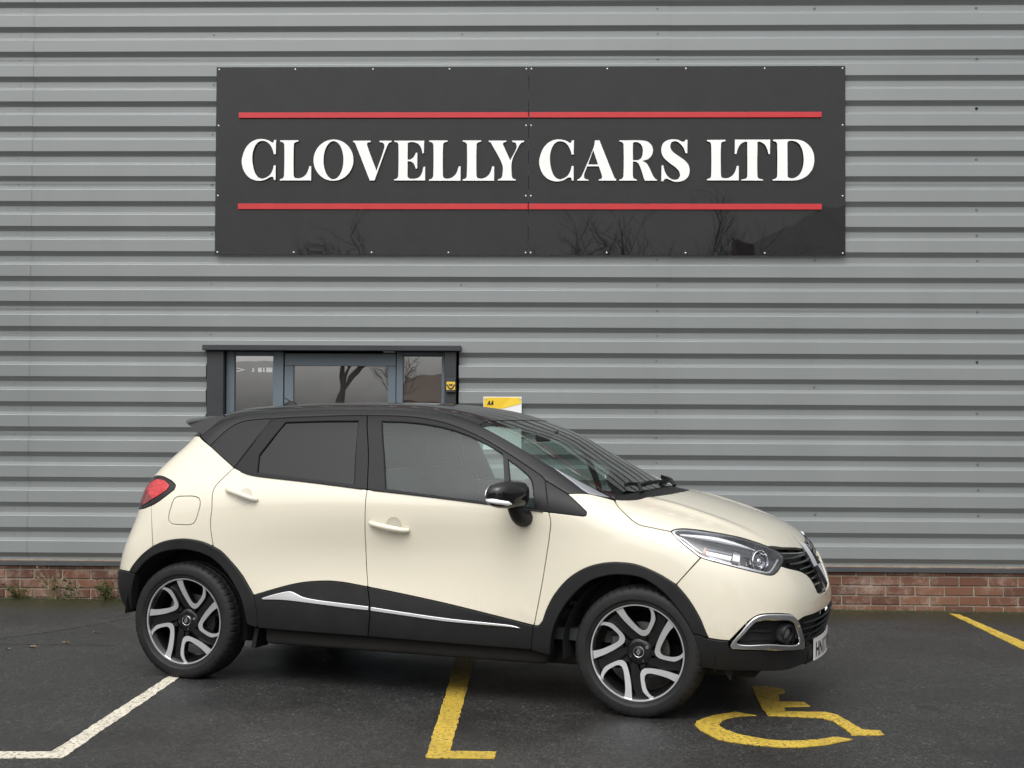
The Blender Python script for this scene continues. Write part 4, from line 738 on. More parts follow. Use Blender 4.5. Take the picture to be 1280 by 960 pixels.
# ---------------------------------------------------------------- panels cut from the body surface
XCF, XCR, ZC = -.15, -2.45, .45
def toparam(P, proj):
    P = np.asarray(P, float)
    if proj == 'side': return P[:, [0, 2]]
    if proj == 'front': return np.stack([np.arctan2(-P[:, 1], P[:, 0] - XCF)*.88, P[:, 2]], -1)
    if proj == 'rear': return np.stack([np.arctan2(-P[:, 1], -(P[:, 0] - XCR))*.78, P[:, 2]], -1)
    return np.stack([P[:, 0], np.arctan2(P[:, 2] - ZC, -P[:, 1])*.9], -1)
def fromparam(U, proj):
    U = np.asarray(U, float); n = len(U); O = np.zeros((n, 3)); D = np.zeros((n, 3)); a, b = U[:, 0], U[:, 1]
    if proj == 'side': O[:, 0] = a; O[:, 1] = -1.2; O[:, 2] = b; D[:, 1] = 1
    elif proj == 'front': f = a/.88; D[:, 0] = -np.cos(f); D[:, 1] = np.sin(f); O[:, 0] = XCF; O[:, 2] = b; O -= D*1.5
    elif proj == 'rear': f = a/.78; D[:, 0] = np.cos(f); D[:, 1] = np.sin(f); O[:, 0] = XCR; O[:, 2] = b; O -= D*1.4
    else: f = b/.9; D[:, 1] = np.cos(f); D[:, 2] = -np.sin(f); O[:, 0] = a; O[:, 2] = ZC; O -= D*1.4
    return march(O, D, 1.4, n=30)[0]
def offset2(L, d):          # + d moves outward for a counter-clockwise outline
    L = np.asarray(L, float); a = L - np.roll(L, 1, 0); b = np.roll(L, -1, 0) - L
    na = np.stack([a[:, 1], -a[:, 0]], -1)/np.maximum(np.linalg.norm(a, axis=1), 1e-9)[:, None]; nb = np.stack([b[:, 1], -b[:, 0]], -1)/np.maximum(np.linalg.norm(b, axis=1), 1e-9)[:, None]
    n = na + nb; l = np.maximum((n*n).sum(1), .6)[:, None]; return L + n*2/l*d, n/np.maximum(np.linalg.norm(n, axis=1), 1e-9)[:, None]
def area2(L): L = np.asarray(L); return .5*np.sum(L[:, 0]*np.roll(L[:, 1], -1) - np.roll(L[:, 0], -1)*L[:, 1])
def edge_pts(names, proj, step=.012):
    out = []
    for nm in names:
        rev = nm.startswith('-'); p = EDGE[nm.lstrip('-')]; p = p[::-1] if rev else p
        out += [tuple(q) for q in catmull(toparam(np.array(p), proj), step)[:-1]]
    return out
def loop_of(names, proj, sym=False, step=.012, closed=False):
    if closed: L = [tuple(q) for q in catmull(toparam(np.array(EDGE[names[0]]), proj), step, True)]
    elif sym:
        half = []
        for nm in names:
            rev = nm.startswith('-'); p = EDGE[nm.lstrip('-')]; p = p[::-1] if rev else p
            half += [tuple(q) for q in catmull(toparam(np.array(p), proj), step)[:-1]]
        last = names[-1]; lp = EDGE[last.lstrip('-')]; lp = lp[0] if last.startswith('-') else lp[-1]
        half.append(tuple(toparam(np.array([lp]), proj)[0]))
        if proj == 'top': m = lambda q: (q[0], math.pi*.9 - q[1])
        else: m = lambda q: (-q[0], q[1])
        L = half + [m(q) for q in half[::-1][1:-1]]
    else: L = edge_pts(names, proj, step)
    keep = [L[0]]
    for q in L[1:]:
        if math.hypot(q[0] - keep[-1][0], q[1] - keep[-1][1]) > .0025: keep.append(q)
    if math.hypot(keep[0][0] - keep[-1][0], keep[0][1] - keep[-1][1]) < .0025: keep.pop()
    if area2(keep) < 0: keep = keep[::-1]
    return keep
def panel_mesh(name, loops, proj, mat, off=0., gap=.002, bev=.0025, depth=.018, grid=.028, rim=True, shrink_holes=True):
    LL, NN = [], []
    for i, lp in enumerate(loops):
        d = -(gap + bev) if i == 0 else (gap + bev)
        L, n = offset2(lp, d) if (gap + bev) else offset2(lp, 0.)
        LL.append(L); NN.append(n if i == 0 else -n)
    lo, hi = LL[0].min(0), LL[0].max(0)
    gx, gy = np.meshgrid(np.arange(lo[0] + grid*.5, hi[0], grid), np.arange(lo[1] + grid*.5, hi[1], grid)); gx[1::2] += grid*.5
    G = np.stack([gx.ravel(), gy.ravel()], -1); ins = inpoly(G, LL[0])
    for h in LL[1:]: ins &= ~inpoly(G, h)
    G = G[ins]; B = np.concatenate(LL)
    if len(G):
        dm = np.min(np.linalg.norm(G[:, None, :] - B[None], axis=2), 1) if len(G)*len(B) < 6e6 else np.concatenate([np.min(np.linalg.norm(g[:, None] - B[None], axis=2), 1) for g in np.array_split(G, 20)])
        G = G[dm > grid*.38]
    tv, tf = tri([list(map(tuple, l)) for l in LL], G)
    P = fromparam(tv, proj); N = gradF(P); P = P + N*off
    V = [tuple(p) for p in P]; NV = [tuple(q) for q in N]; FC = list(tf)
    if rim:
        for L, n in zip(LL, NN):
            p0 = fromparam(L, proj); nn = gradF(p0); p1 = fromparam(L - n*.004, proj); tt = p0 - p1; tt -= nn*(tt*nn).sum(1)[:, None]; tt /= np.maximum(np.linalg.norm(tt, axis=1), 1e-9)[:, None]
            p0 = p0 + nn*off; k = len(L); rings = [(p0, nn), (p0 + tt*bev*.7 - nn*bev*.3, (tt + nn)*.7071), (p0 + tt*bev - nn*bev, tt), (p0 + tt*bev - nn*depth, tt)]
            base = len(V)
            for rp, rn in rings: V += [tuple(q) for q in rp]; NV += [tuple(q) for q in rn]
            for r in range(3):
                for i in range(k): j = (i + 1) % k; FC.append((base + r*k + i, base + r*k + j, base + (r+1)*k + j, base + (r+1)*k + i))
    # orient faces along the stored normals
    VA = np.array(V); NA = np.array(NV); F2 = []
    for f in FC:
        a, b_, c_ = VA[f[0]], VA[f[1]], VA[f[2]]; nrm = np.cross(b_ - a, c_ - a)
        F2.append(f if nrm @ NA[list(f)].sum(0) >= 0 else f[::-1])
    me = bpy.data.meshes.new(name); me.from_pydata(V, [], F2); me.materials.append(M[mat]); me.polygons.foreach_set('use_smooth', [True]*len(F2))
    me.update(); me.normals_split_custom_set_from_vertices(NV)
    return me
def panel(name, names, proj, mat, parent, sym=False, holes=(), closed=False, **kw):
    loops = [loop_of(names, proj, sym, closed=closed)] + [loop_of(h, proj, closed=(len(h) == 1)) for h in holes]
    return link(name, panel_mesh(name, loops, proj, mat, **kw), parent)
CAR = empty('car'); CAR.matrix_world = Matrix.Translation((.9123, 7.6794, -SLOPE*.9123)) @ Matrix.Rotation(SLOPE, 4, 'Y') @ Matrix.Rotation(-.3482, 4, 'Z')
tag(CAR, 'cream small crossover car with black roof and black wheels parked before the grey building', 'car')
FARSIDE = []          # near-side parts repeated, mirrored, on the far side
def near(o): FARSIDE.append(o); return o
# doors
rd = near(panel('rear_door', ['belt_r', 'bgap', '-sill_top_r', '-arch_r_door', '-rdoor_back'], 'side', 'cream_paint', CAR))
panel('window_frame', ['door_top_r', 'bpillar', '-belt_r', '-cp_gap'], 'side', 'frame_black', rd, holes=[['rglass_top', 'rglass_f', 'rglass_bot', 'rglass_b', 'rglass_b2']], off=-.001, bev=.002)
panel('window_glass', ['rglass_top', 'rglass_f', 'rglass_bot', 'rglass_b', 'rglass_b2'], 'side', 'privacy_glass', rd, off=-.007, gap=-.004, bev=0, rim=False)
panel('door_trim', ['belt_r', 'bgap', '-sill_top_r', '-arch_r_door', '-rdoor_back'], 'side', 'cabin_dark', rd, off=-.07, rim=False, grid=.08)
fd = near(panel('front_door', ['belt_f', 'fdoor_front', '-sill_top_f', '-bgap'], 'side', 'cream_paint', CAR))
panel('window_frame', ['door_top_f', 'door_nose', 'door_edge_f', '-belt_f', '-bpillar'], 'side', 'frame_black', fd, holes=[['fglass_top', 'fglass_f', 'fglass_bot', 'fglass_b'], ['fq_top', 'fq_f', 'fq_bot', 'fq_b']], off=-.001, bev=.002)
panel('window_glass', ['fglass_top', 'fglass_f', 'fglass_bot', 'fglass_b'], 'side', 'clear_glass', fd, off=-.007, gap=-.004, bev=0, rim=False)
panel('quarter_light', ['fq_top', 'fq_f', 'fq_bot', 'fq_b'], 'side', 'clear_glass', fd, off=-.007, gap=-.004, bev=0, rim=False)
panel('door_trim', ['belt_f', 'fdoor_front', '-sill_top_f', '-bgap'], 'side', 'cabin_dark', fd, off=-.07, rim=False, grid=.08)
# belt mouldings
def on_side(x, z, off=0.):
    p, h = march(np.array([[x, -1.2, z]]), np.array([[0, 1., 0]]), 1.4, n=120); n = gradF(p); return Vector(p[0] + n[0]*off)
def moulding(name, edge, parent, r, off, mat, i0=0, i1=None):
    P = [np.array(q) for q in catmull(EDGE[edge], .03)][i0:i1]; P = np.array(P); n = gradF(P); m = MB(); m.tube([Vector(a) for a in P + n*off], r, 6, flat=.6); return m.build(name, mat, parent)
moulding('belt_moulding', 'belt_r', rd, .0075, .001, 'frame_black', 2, -1); moulding('belt_moulding', 'belt_f', fd, .0075, .001, 'frame_black', 1, -1)
# rubber seals round the panes and in the shut lines
def seal(name, names, parent, r=.0038, off=-.003, closed=True):
    P = [p for nm in names for p in (lambda e: e[::-1] if nm.startswith('-') else e)(EDGE[nm.lstrip('-')])[:(-1 if closed else None)]]
    Q = []
    for nm in names: Q += [tuple(q) for q in catmull((EDGE[nm.lstrip('-')][::-1] if nm.startswith('-') else EDGE[nm.lstrip('-')]), .02)[:-1]]
    e = EDGE[names[-1].lstrip('-')]; Q.append(tuple(e[0] if names[-1].startswith('-') else e[-1])); Q = np.array(Q); n = gradF(Q); m = MB(); m.tube([Vector(a) for a in Q + n*off], r, 6, cap=not closed); return m.build(name, 'void_black', parent)
seal('pane_seal', ['rglass_top', 'rglass_f'], rd, .0026, closed=False); seal('pane_seal', ['rglass_b', 'rglass_b2', 'rglass_top'], rd, .0048, closed=False)
seal('pane_seal', ['fglass_b', 'fglass_top'], fd, .0036, closed=False); seal('pane_seal', ['fq_b', 'fq_top', 'fq_f'], fd, .003, closed=False)
seal('door_seal', ['cp_gap'], rd, .0055, -.002, False); seal('door_seal', ['door_top_r'], rd, .0045, -.002, False); seal('door_seal', ['door_top_f', 'door_nose', 'door_edge_f'], fd, .0042, -.002, False)
# handles
def handle(parent, xa, za, xb, zb, cx, cz):
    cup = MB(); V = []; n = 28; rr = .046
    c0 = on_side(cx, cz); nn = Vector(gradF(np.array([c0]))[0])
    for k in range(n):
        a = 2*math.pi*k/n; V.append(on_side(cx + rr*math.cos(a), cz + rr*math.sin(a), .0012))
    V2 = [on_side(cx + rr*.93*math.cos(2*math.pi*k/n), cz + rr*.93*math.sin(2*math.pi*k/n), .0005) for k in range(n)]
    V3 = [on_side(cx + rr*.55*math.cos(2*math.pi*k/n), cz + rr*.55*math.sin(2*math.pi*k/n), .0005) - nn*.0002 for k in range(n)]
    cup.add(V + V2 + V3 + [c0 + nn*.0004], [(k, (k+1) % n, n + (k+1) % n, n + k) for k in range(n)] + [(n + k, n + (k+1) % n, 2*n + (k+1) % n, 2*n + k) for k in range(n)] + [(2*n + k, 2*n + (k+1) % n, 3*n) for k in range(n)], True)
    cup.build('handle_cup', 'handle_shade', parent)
    m = MB(); P = []; rs = []
    for i in range(15):
        s = i/14; x = xa + (xb - xa)*s; z = za + (zb - za)*s; lift = .012 + .020*math.sin(math.pi*min(1, max(0, s)))**.6
        P.append(on_side(x, z, lift if 0 < i < 14 else .006)); rs.append(.0155*(.85 + .22*math.sin(math.pi*s)) if 0 < i < 14 else .012)
    m.tube(P, rs, 12); m.build('door_handle', 'cream_paint', parent)
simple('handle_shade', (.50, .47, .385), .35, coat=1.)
def sxz(px): return px
handle(rd, -2.345, 1.052, -2.148, 1.004, -2.228, 1.022)
handle(fd, -1.462, .907, -1.243, .873, -1.328, .895)
# body sides
q = near(panel('rear_quarter', ['q_bot', 'rdoor_back', '-arch_r_outB', '-rb_seam', 'lampr_low', 'lampr_nose', 'lampr_top', 'q_rear', 'q_rear2'], 'rear', 'cream_paint', CAR, holes=[['flap']]))
panel('fuel_flap', ['flap'], 'rear', 'cream_paint', q, closed=True, gap=.0015, bev=.002)
ff = near(panel('front_wing', ['sail_bot', 'sail_tip', 'sail_up', 'fender_top', 'hood_shut', 'lamp_back', 'bump_seam', '-arch_f_fender', '-arch_f_tail', '-fdoor_front'], 'side', 'cream_paint', CAR))
panel('corner_trim', ['door_edge_f', 'sail_bot', 'sail_tip', 'sail_up', '-nose_sail'], 'side', 'frame_black', ff, off=-.001, gap=.001, bev=.002)
# greenhouse
EDGE['ws_top'] = [EDGE['rail_top_f'][0]] + [tuple(march(np.array([[x, y, 2.2]]), np.array([[0, 0, -1.]]), 1.5, n=200)[0][0]) for x, y in ((-.915, -.45), (-.885, -.22), (-.875, 0.))]
EDGE['ws_bot'] = [EDGE['rail_top_f'][-1]] + [tuple(march(np.array([[x, y, 2.2]]), np.array([[0, 0, -1.]]), 1.5, n=200)[0][0]) for x, y in ((-.165, -.60), (-.13, -.42), (-.098, -.2), (-.09, 0.))]
EDGE['roof_back'] = [EDGE['rail_top_r'][0]] + [tuple(march(np.array([[x, y, 2.2]]), np.array([[0, 0, -1.]]), 1.5, n=200)[0][0]) for x, y in ((-2.63, -.42), (-2.69, -.2), (-2.70, 0.))]
rail = near(panel('roof_rail', ['q_botA', 'q_top', 'door_top_r', 'door_top_f', 'door_nose', 'nose_sail', 'fender_top', '-rail_top_f', '-rail_top_r', '-c_gap'], 'top', 'gloss_black', CAR, gap=.0015, bev=.002))
near(panel('quarter_window', ['q_top', 'cp_gap', '-q_botB'], 'side', 'privacy_glass', CAR, off=-.001, gap=.0012, bev=.001, depth=.01))
roof = panel('roof', ['-roof_back', 'rail_top_r', 'ws_top'], 'top', 'gloss_black', CAR, sym=True, gap=.001, bev=.002, grid=.04)
panel('headlining', ['-roof_back', 'rail_top_r', 'ws_top'], 'top', 'cabin_pale', roof, sym=True, off=-.035, rim=False, grid=.08)
panel('windscreen', ['-ws_top', 'rail_top_f', 'ws_bot'], 'top', 'screen_glass', CAR, sym=True, off=-.003, gap=.001, bev=0., rim=False, grid=.04)
near(panel('pillar_sky_sheen', ['strip_hi', 'strip_lo'], 'top', 'sky_sheen_grey', CAR, off=.003, gap=0., bev=.002, depth=.006))  # grey strip paints the sky's reflection along the A-pillar
panel('cowl', ['-hood_rear', 'ws_bot'], 'top', 'black_plastic', CAR, sym=True, off=-.006, gap=.0, bev=.001, grid=.04)
# bonnet and nose
panel('bonnet', ['-hood_rear', 'hood_shut', 'lamp_top', 'hood_front'], 'top', 'cream_paint', CAR, sym=True, gap=.002, grid=.03)
panel('front_bumper', ['-grille_bot', '-lamp_corner', '-lamp_bot', 'bump_seam', 'arch_f_bump', 'bump_black', 'fog_up', 'lg_top'], 'front', 'cream_paint', CAR, sym=True, grid=.025, depth=.03)
panel('lower_bumper', ['-val_mid', '-val_underA', '-bump_black', 'arch_f_end', 'val_arch', 'val_bot'], 'front', 'black_plastic', CAR, sym=True, off=.004, grid=.03, depth=.05, bev=.005)
gr = panel('upper_grille', ['-hood_front', '-lamp_front', 'grille_bot'], 'front', 'void_black', CAR, sym=True, off=-.035, gap=-.004, bev=0., rim=False, grid=.04)
lg = panel('lower_grille', ['-lg_top', 'lg_side', 'val_mid'], 'front', 'void_black', CAR, sym=True, off=-.055, gap=-.012, bev=0., rim=False, grid=.04)
def fpt(y, z, off=0.):
    p, h = march(np.array([[1.4, y, z]]), np.array([[-1., 0, 0]]), 1.6, n=160); n = gradF(p); return Vector(p[0] + n[0]*off)
def bar(name, parent, mat, ys, zf, off, r, flat=.6, n=8):
    m = MB(); m.tube([fpt(y, zf(y), off) for y in ys], r, n, flat=flat); return m.build(name, mat, parent)
lin = lambda a, b, n: [a + (b - a)*i/(n - 1) for i in range(n)]
for z, w in ((.455, .50), (.423, .49), (.391, .475), (.359, .45)): bar('grille_slat', lg, 'black_plastic', lin(-w, w, 33), lambda y, z=z: z + .012*(abs(y)/.5)**2 - .004, -.006, .010, .45)
for z, w, mt in ((.770, .50, 'gloss_black'), (.742, .47, 'gloss_black'), (.712, .36, 'gloss_black'), (.685, .30, 'gloss_black'), (.655, .255, 'gloss_black'), (.625, .24, 'gloss_black')):
    bar('grille_slat', gr, mt, lin(-w, w, 33), lambda y, z=z: z + .012*(abs(y)/.5)**2, -.012, .013 if z > .73 else .009, .7)
bar('grille_lip', gr, 'chrome', lin(-.50, .50, 41), lambda y: .797 + .03*(abs(y)/.5)**1.5 - .022, -.004, .004, 1.)
# diamond emblem
def rhomb(w, h, cz, skew=0.): return [(0, cz + h), (w, cz), (0, cz - h), (-w, cz)]
def emblem(name, lo_in, lo_out, off0, off1, mat):
    m = MB(); A, Bq = lo_out, lo_in; n = 4; V = []
    dens = lambda L: [tuple(q) for i in range(4) for q in catmull([L[i], L[(i+1) % 4]], .02 if name else .02)[:-1]]
    k = 6; D = lambda L: [tuple(np.array(L[i]) + (np.array(L[(i+1) % 4]) - np.array(L[i]))*j/k) for i in range(4) for j in range(k)]
    o_, i_ = D(A), D(Bq); nn = len(o_); md = [((a[0] + b[0])/2, (a[1] + b[1])/2) for a, b in zip(o_, i_)]
    V = [fpt(y, z, off0) for y, z in o_] + [fpt(y, z, off1) for y, z in md] + [fpt(y, z, off0) for y, z in i_]
    m.add(V, [(r*nn + i, r*nn + (i+1) % nn, (r+1)*nn + (i+1) % nn, (r+1)*nn + i) for r in (0, 1) for i in range(nn)]); return m.build(name, mat, CAR)
em = emblem('emblem', rhomb(.046, .078, .700), rhomb(.080, .122, .700), .004, .022, 'dark_chrome')
m = MB(); m.add([fpt(y, z, .002) for y, z in rhomb(.105, .150, .695)] + [fpt(0, .695, .006)], [(0, 1, 4), (1, 2, 4), (2, 3, 4), (3, 0, 4)]); m.build('emblem_plinth', 'gloss_black', em)
# number plate
PLATE_Z, PX = .296, .803
m = MB(); ys = lin(-.26, .26, 13); pxf = lambda y: PX - .30*y*y
V = [(pxf(y) , y, PLATE_Z - .0555) for y in ys] + [(pxf(y), y, PLATE_Z + .0555) for y in ys]; V += [(a - .006, b, c_) for a, b, c_ in V]; n = 13
m.add(V, [(i, i+1, n+i+1, n+i) for i in range(n-1)] + [(2*n+i+1, 2*n+i, 3*n+i, 3*n+i+1) for i in range(n-1)] + [(i+1, i, 2*n+i, 2*n+i+1) for i in range(n-1)] + [(n+i, n+i+1, 3*n+i+1, 3*n+i) for i in range(n-1)] + [(0, n, 3*n, 2*n), (n-1, 2*n-1, 4*n-1, 3*n-1)])
plate = m.build('number_plate', 'plate_white', CAR)
cu = bpy.data.curves.new('plate_text', 'FONT'); cu.body = 'HN17 BNL'; cu.size = .108; cu.space_character = 1.02; cu.align_x = 'CENTER'; cu.offset = .0022; cu.resolution_u = 2
to = bpy.data.objects.new('plate_text', cu); COL.objects.link(to); dg = bpy.context.evaluated_depsgraph_get(); tm = bpy.data.meshes.new_from_object(to.evaluated_get(dg)); bpy.data.objects.remove(to); bpy.data.curves.remove(cu)
ws = [v.co.x for v in tm.vertices]; wspan = max(ws) - min(ws); mid = (max(ws) + min(ws))/2
for v in tm.vertices: y = (v.co.x - mid)*.47/wspan; v.co = Vector((pxf(y) + .0012, y, PLATE_Z - .0395 + v.co.y*.98))
tm.materials.clear(); tm.materials.append(M['print_black']); link('registration', tm, plate)
m = MB(); m.tube([(PX - .035 - .30*y*y, y, .285) for y in lin(-.32, .32, 17)], .026, 10, flat=2.3); m.build('plate_holder', 'black_plastic', CAR)
# fog lamp surrounds
fs = near(panel('fog_lamp_surround', ['fog_out'], 'front', 'chrome', CAR, closed=True, holes=[['fog_in']], off=.012, gap=0., bev=.006, depth=.04, grid=.02))
panel('fog_recess', ['fog_in'], 'front', 'black_plastic', fs, closed=True, off=-.035, gap=-.01, bev=0., rim=False, grid=.03)
fc = np.array((.712, -.648, .424)); p_, _ = march(np.array([fc + np.array([.5, -.35, 0])]), np.array([[-.5, .35, 0]]), 1., n=100); fn_ = gradF(p_)[0]; fpos = Vector(p_[0])
mrot = Vector(fn_).to_track_quat('-Y', 'Z').to_matrix()
def local_lathe(name, prof, mat, parent, n=32):
    mm = MB(); mm.lathe(prof, n, 'y'); mm.v = [tuple(mrot @ Vector(v) + fpos) for v in mm.v]; return mm.build(name, mat, parent)
fb = local_lathe('fog_lamp', [(.024, .05), (.030, .012), (.034, -.002), (.044, -.004), (.050, .004), (.052, .05)], 'black_plastic', fs)
local_lathe('fog_lens', [(0, .004), (.018, .006), (.031, .014)], 'lamp_grey', fs)
m = MB()
for r_ in range(3):
    for k in range(6):
        y = -.79 + k*.022; z = .392 + r_*.018 + (.009 if k % 2 else 0)
        p, h = march(np.array([[.9, y - .4, z]]), np.array([[-.6, .4, 0]]), 1.6, n=120)
        if h[0] and r_*.018 < .05: n_ = gradF(p)[0]; cpt = Vector(p[0] - n_*.028); m.tube([cpt, cpt + Vector(n_)*.006], .0065, 6)
m.build('mesh_stud', 'void_black', fs)
m = MB(); a_ = np.array([[.95, -1.2, .487], [1.0, -1.15, .488]]); P = []
for y in lin(-.80, -.74, 5):
    p, h = march(np.array([[.95, y - .35, .488]]), np.array([[-.62, .42, 0]]), 1.6, n=120); n_ = gradF(p)[0]; P.append(Vector(p[0] - n_*.024))
m.tube(P, .006, 6); m.build('daytime_lamp', 'lamp_white', fs)
panel('recess_shelf', ['fog_shelf'], 'front', 'black_plastic', fs, closed=True, off=-.022, gap=0., bev=.003, depth=.015, grid=.03)
# headlamps
LAMP = ['lamp_top', '-lamp_front', '-lamp_corner', '-lamp_bot', '-lamp_back']
hl = near(panel('headlamp', LAMP, 'front', 'lamp_grey', CAR, off=-.055, gap=.004, bev=0., rim=False, grid=.03))
panel('lens', LAMP, 'front', 'lamp_lens', hl, off=-.001, gap=.003, bev=0., rim=False, grid=.02)
panel('lamp_rim', LAMP, 'front', 'lamp_silver', hl, off=-.002, gap=-.001, bev=.001, depth=.055, grid=.05, holes=[['lamp_inner']])
gk = np.array([p for nm in LAMP for p in (lambda e: e[::-1] if nm.startswith('-') else e)(EDGE[nm.lstrip('-')])[:-1]]); gn = gradF(gk); m = MB(); gp = [Vector(a) for a in np.array(catmull(gk - gn*.002, .012, True))]; m.tube(gp + gp[:1], .0035, 6, cap=False); m.build('lamp_gasket', 'void_black', hl)
def lampstrip(name, pts, mat, w, off, parent=hl):
    m = MB(); P = np.array(catmull(pts, .012)); n = gradF(P); m.tube([Vector(a) for a in P + n*off], w, 8, flat=.7); return m.build(name, mat, parent)
lampstrip('light_guide', EDGE['lg_strip'], 'lamp_white', [.005 + .013*math.sin(math.pi*min(1, i/30)) for i in range(len(catmull(EDGE['lg_strip'], .012)))], -.016)
lampstrip('chrome_line', EDGE['lamp_line'], 'lamp_white', .0045, -.012)
def lampcyl(name, a, b, r0, r1, mat, off, n=20, caps=True):
    A = np.array([EDGE['lamp_axis'][a], EDGE['lamp_axis'][b]]); nn = gradF(A); A = A + nn*off; m = MB(); m.tube([Vector(A[0]), Vector(A[1])], [r0, r1], n, cap=caps); return m.build(name, mat, hl)
lampcyl('indicator_tube', 0, 1, .034, .038, 'lamp_silver', -.038); 
lampcyl('divider', 1, 2, .047, .047, 'chrome', -.036)
def bowl(name, c_, r, dep, mat, off, prof=None):
    C = np.array([EDGE['lamp_axis'][c_]]); n_ = Vector((.80, -.58, .12)).normalized(); ctr = Vector(C[0]) + Vector(gradF(C)[0])*off; mr = n_.to_track_quat('-Y', 'Z').to_matrix()
    m = MB(); m.lathe(prof or [(r, 0), (r*.96, dep*.3), (r*.75, dep*.75), (r*.3, dep), (0, dep)], 28, 'y'); m.v = [tuple(mr @ Vector(v) + ctr) for v in m.v]; return m.build(name, mat, hl)
bowl('main_reflector', 3, .060, .05, 'chrome', -.012); bowl('projector_lens', 3, .026, .02, 'lamp_silver', -.014, [(.024, .03), (.024, .006), (.016, -.004), (0, -.008)])
bowl('reflector_ring', 3, .05, .02, 'lamp_silver', -.010, [(.050, .012), (.056, .0), (.052, -.003), (.049, .004)])
C = np.array([EDGE['lamp_axis'][0]]); ctr = Vector(C[0] + gradF(C)[0]*-.03); m = MB(); m.lathe([(.0, -.006), (.026, -.006), (.032, .0), (.032, .012), (.0, .012)], 20, 'x', ctr); m.build('indicator_bulb', 'lamp_amber', hl)
panel('lower_bezel', ['bez_a', 'bez_b'], 'front', 'lamp_dark', hl, off=-.030, gap=0., bev=.003, depth=.02, grid=.02)
panel('inner_bezel', ['bez_c', 'bez_d'], 'front', 'lamp_dark', hl, off=-.034, gap=0., bev=.003, depth=.02, grid=.02)
C = np.array([EDGE['lamp_axis'][2]]); ctr = Vector(C[0] + gradF(C)[0]*-.022); m = MB(); m.box(tuple(ctr + Vector((-.006, -.012, -.040))), tuple(ctr + Vector((.010, .012, .034))), ch=.004); m.build('divider_blade', 'lamp_white', hl)
# tail lamps
tl = near(panel('tail_lamp', ['lampr_low', 'lampr_nose', 'lampr_top', 'lampr_rear', 'lampr_under'], 'rear', 'gloss_black', CAR, off=.001, gap=.001, bev=.003))
panel('red_lens', ['red_up', 'red_r', 'red_lo', 'red_l'], 'rear', 'tail_red', tl, off=.005, gap=.0, bev=.002, depth=.005, grid=.02)
panel('dark_lens', ['dred_lo', 'dred_l', '-red_l'], 'rear', 'tail_dark_red', tl, off=.005, gap=.0005, bev=.002, depth=.005, grid=.02)
# rear bumper, tailgate
panel('rear_bumper', ['-rb_top', 'rb_seam', '-arch_r_outA', 'rb_line'], 'rear', 'cream_paint', CAR, sym=True, grid=.035)
panel('lower_rear_bumper', ['-rb_line', 'rb_tip', 'rb_arch', 'rb_bot'], 'rear', 'black_plastic', CAR, sym=True, off=.006, grid=.035, bev=.006, depth=.05)
rpt = lambda y, z: tuple(march(np.array([[-4., y, z]]), np.array([[1., 0, 0]]), 3., n=300)[0][0])
EDGE['tg_top'] = [rpt(0, 1.40), rpt(-.25, 1.398), rpt(-.50, 1.385)]; EDGE['tg_side'] = [rpt(-.50, 1.385), rpt(-.56, 1.30), rpt(-.59, 1.2), rpt(-.61, 1.1), rpt(-.595, 1.0), rpt(-.61, .91)]
EDGE['tg_low'] = [rpt(-.61, .91), rpt(-.50, .81), rpt(-.25, .79), rpt(0, .79)]; EDGE['rg_bot'] = [rpt(0, 1.10), rpt(-.3, 1.10), rpt(-.55, 1.13)]; EDGE['rg_side'] = [rpt(-.55, 1.13), rpt(-.53, 1.25), rpt(-.47, 1.37)]; EDGE['rg_top'] = [rpt(-.47, 1.37), rpt(-.25, 1.385), rpt(0, 1.387)]
tg = panel('tailgate', ['tg_top', 'tg_side', 'tg_low'], 'rear', 'cream_paint', CAR, sym=True, grid=.04)
panel('rear_window', ['rg_bot', 'rg_side', 'rg_top'], 'rear', 'privacy_glass', tg, sym=True, off=.003, grid=.05)
near(panel('tailgate_edge', ['tge_a', 'tge_b'], 'rear', 'gloss_black', CAR, off=.002, gap=0., bev=.001))
# roof spoiler
m = MB(); st = []; ys_ = lin(-1, 1, 25)
rb = np.array(catmull([(p[1], p[0], p[2]) for p in EDGE['roof_back']], .01))
for s in ys_:
    a = abs(s); sg = -1 if s < 0 else 1; yb = -.533*a; xb = float(np.interp(yb, rb[:, 0], rb[:, 1])) - .004; zb = float(np.interp(yb, rb[:, 0], rb[:, 2])) - .001
    yt = .565*a; xt = -2.995 + .215*a**2.5; zt = 1.449 - .028*a**2.2; yl = .632*a; xl = -2.80 + .142*a**2; zl = 1.395 - .044*a**1.5
    st.append([(xb, sg*.533*a, zb), (xb*.6 + xt*.4, sg*(.533*.6 + .565*.4)*a, zb*.6 + zt*.4 + .006), (xt + .015, sg*yt, zt + .002), (xt, sg*yt, zt - .006), (xt + .012, sg*yt*1.002, zt - .016), (xl, sg*yl, zl), (xb + .02, sg*.56*a, zb - .05)])
k = 7; V = [v for p in st for v in p]; n = len(st)
m.add(V, [(i*k + j, i*k + (j+1) % k, (i+1)*k + (j+1) % k, (i+1)*k + j) for i in range(n-1) for j in range(k)] + [tuple(range(k)), tuple((n-1)*k + j for j in range(k))[::-1]], True); m.build('roof_spoiler', 'gloss_black', CAR, angle=35)
# aerial foot
m = MB(); zc = float(RC(-2.42)) + .002; m.lathe([(.05, 0), (.045, .012), (.025, .026), (.008, .032), (0, .033)], 20, 'z', (-2.42, 0, zc)); m.v = [(x if True else x, y*.5, z) for x, y, z in m.v]; m.tube([(-2.42, 0, zc + .028), (-2.46, 0, zc + .05)], .004, 6); m.build('aerial', 'black_plastic', CAR)
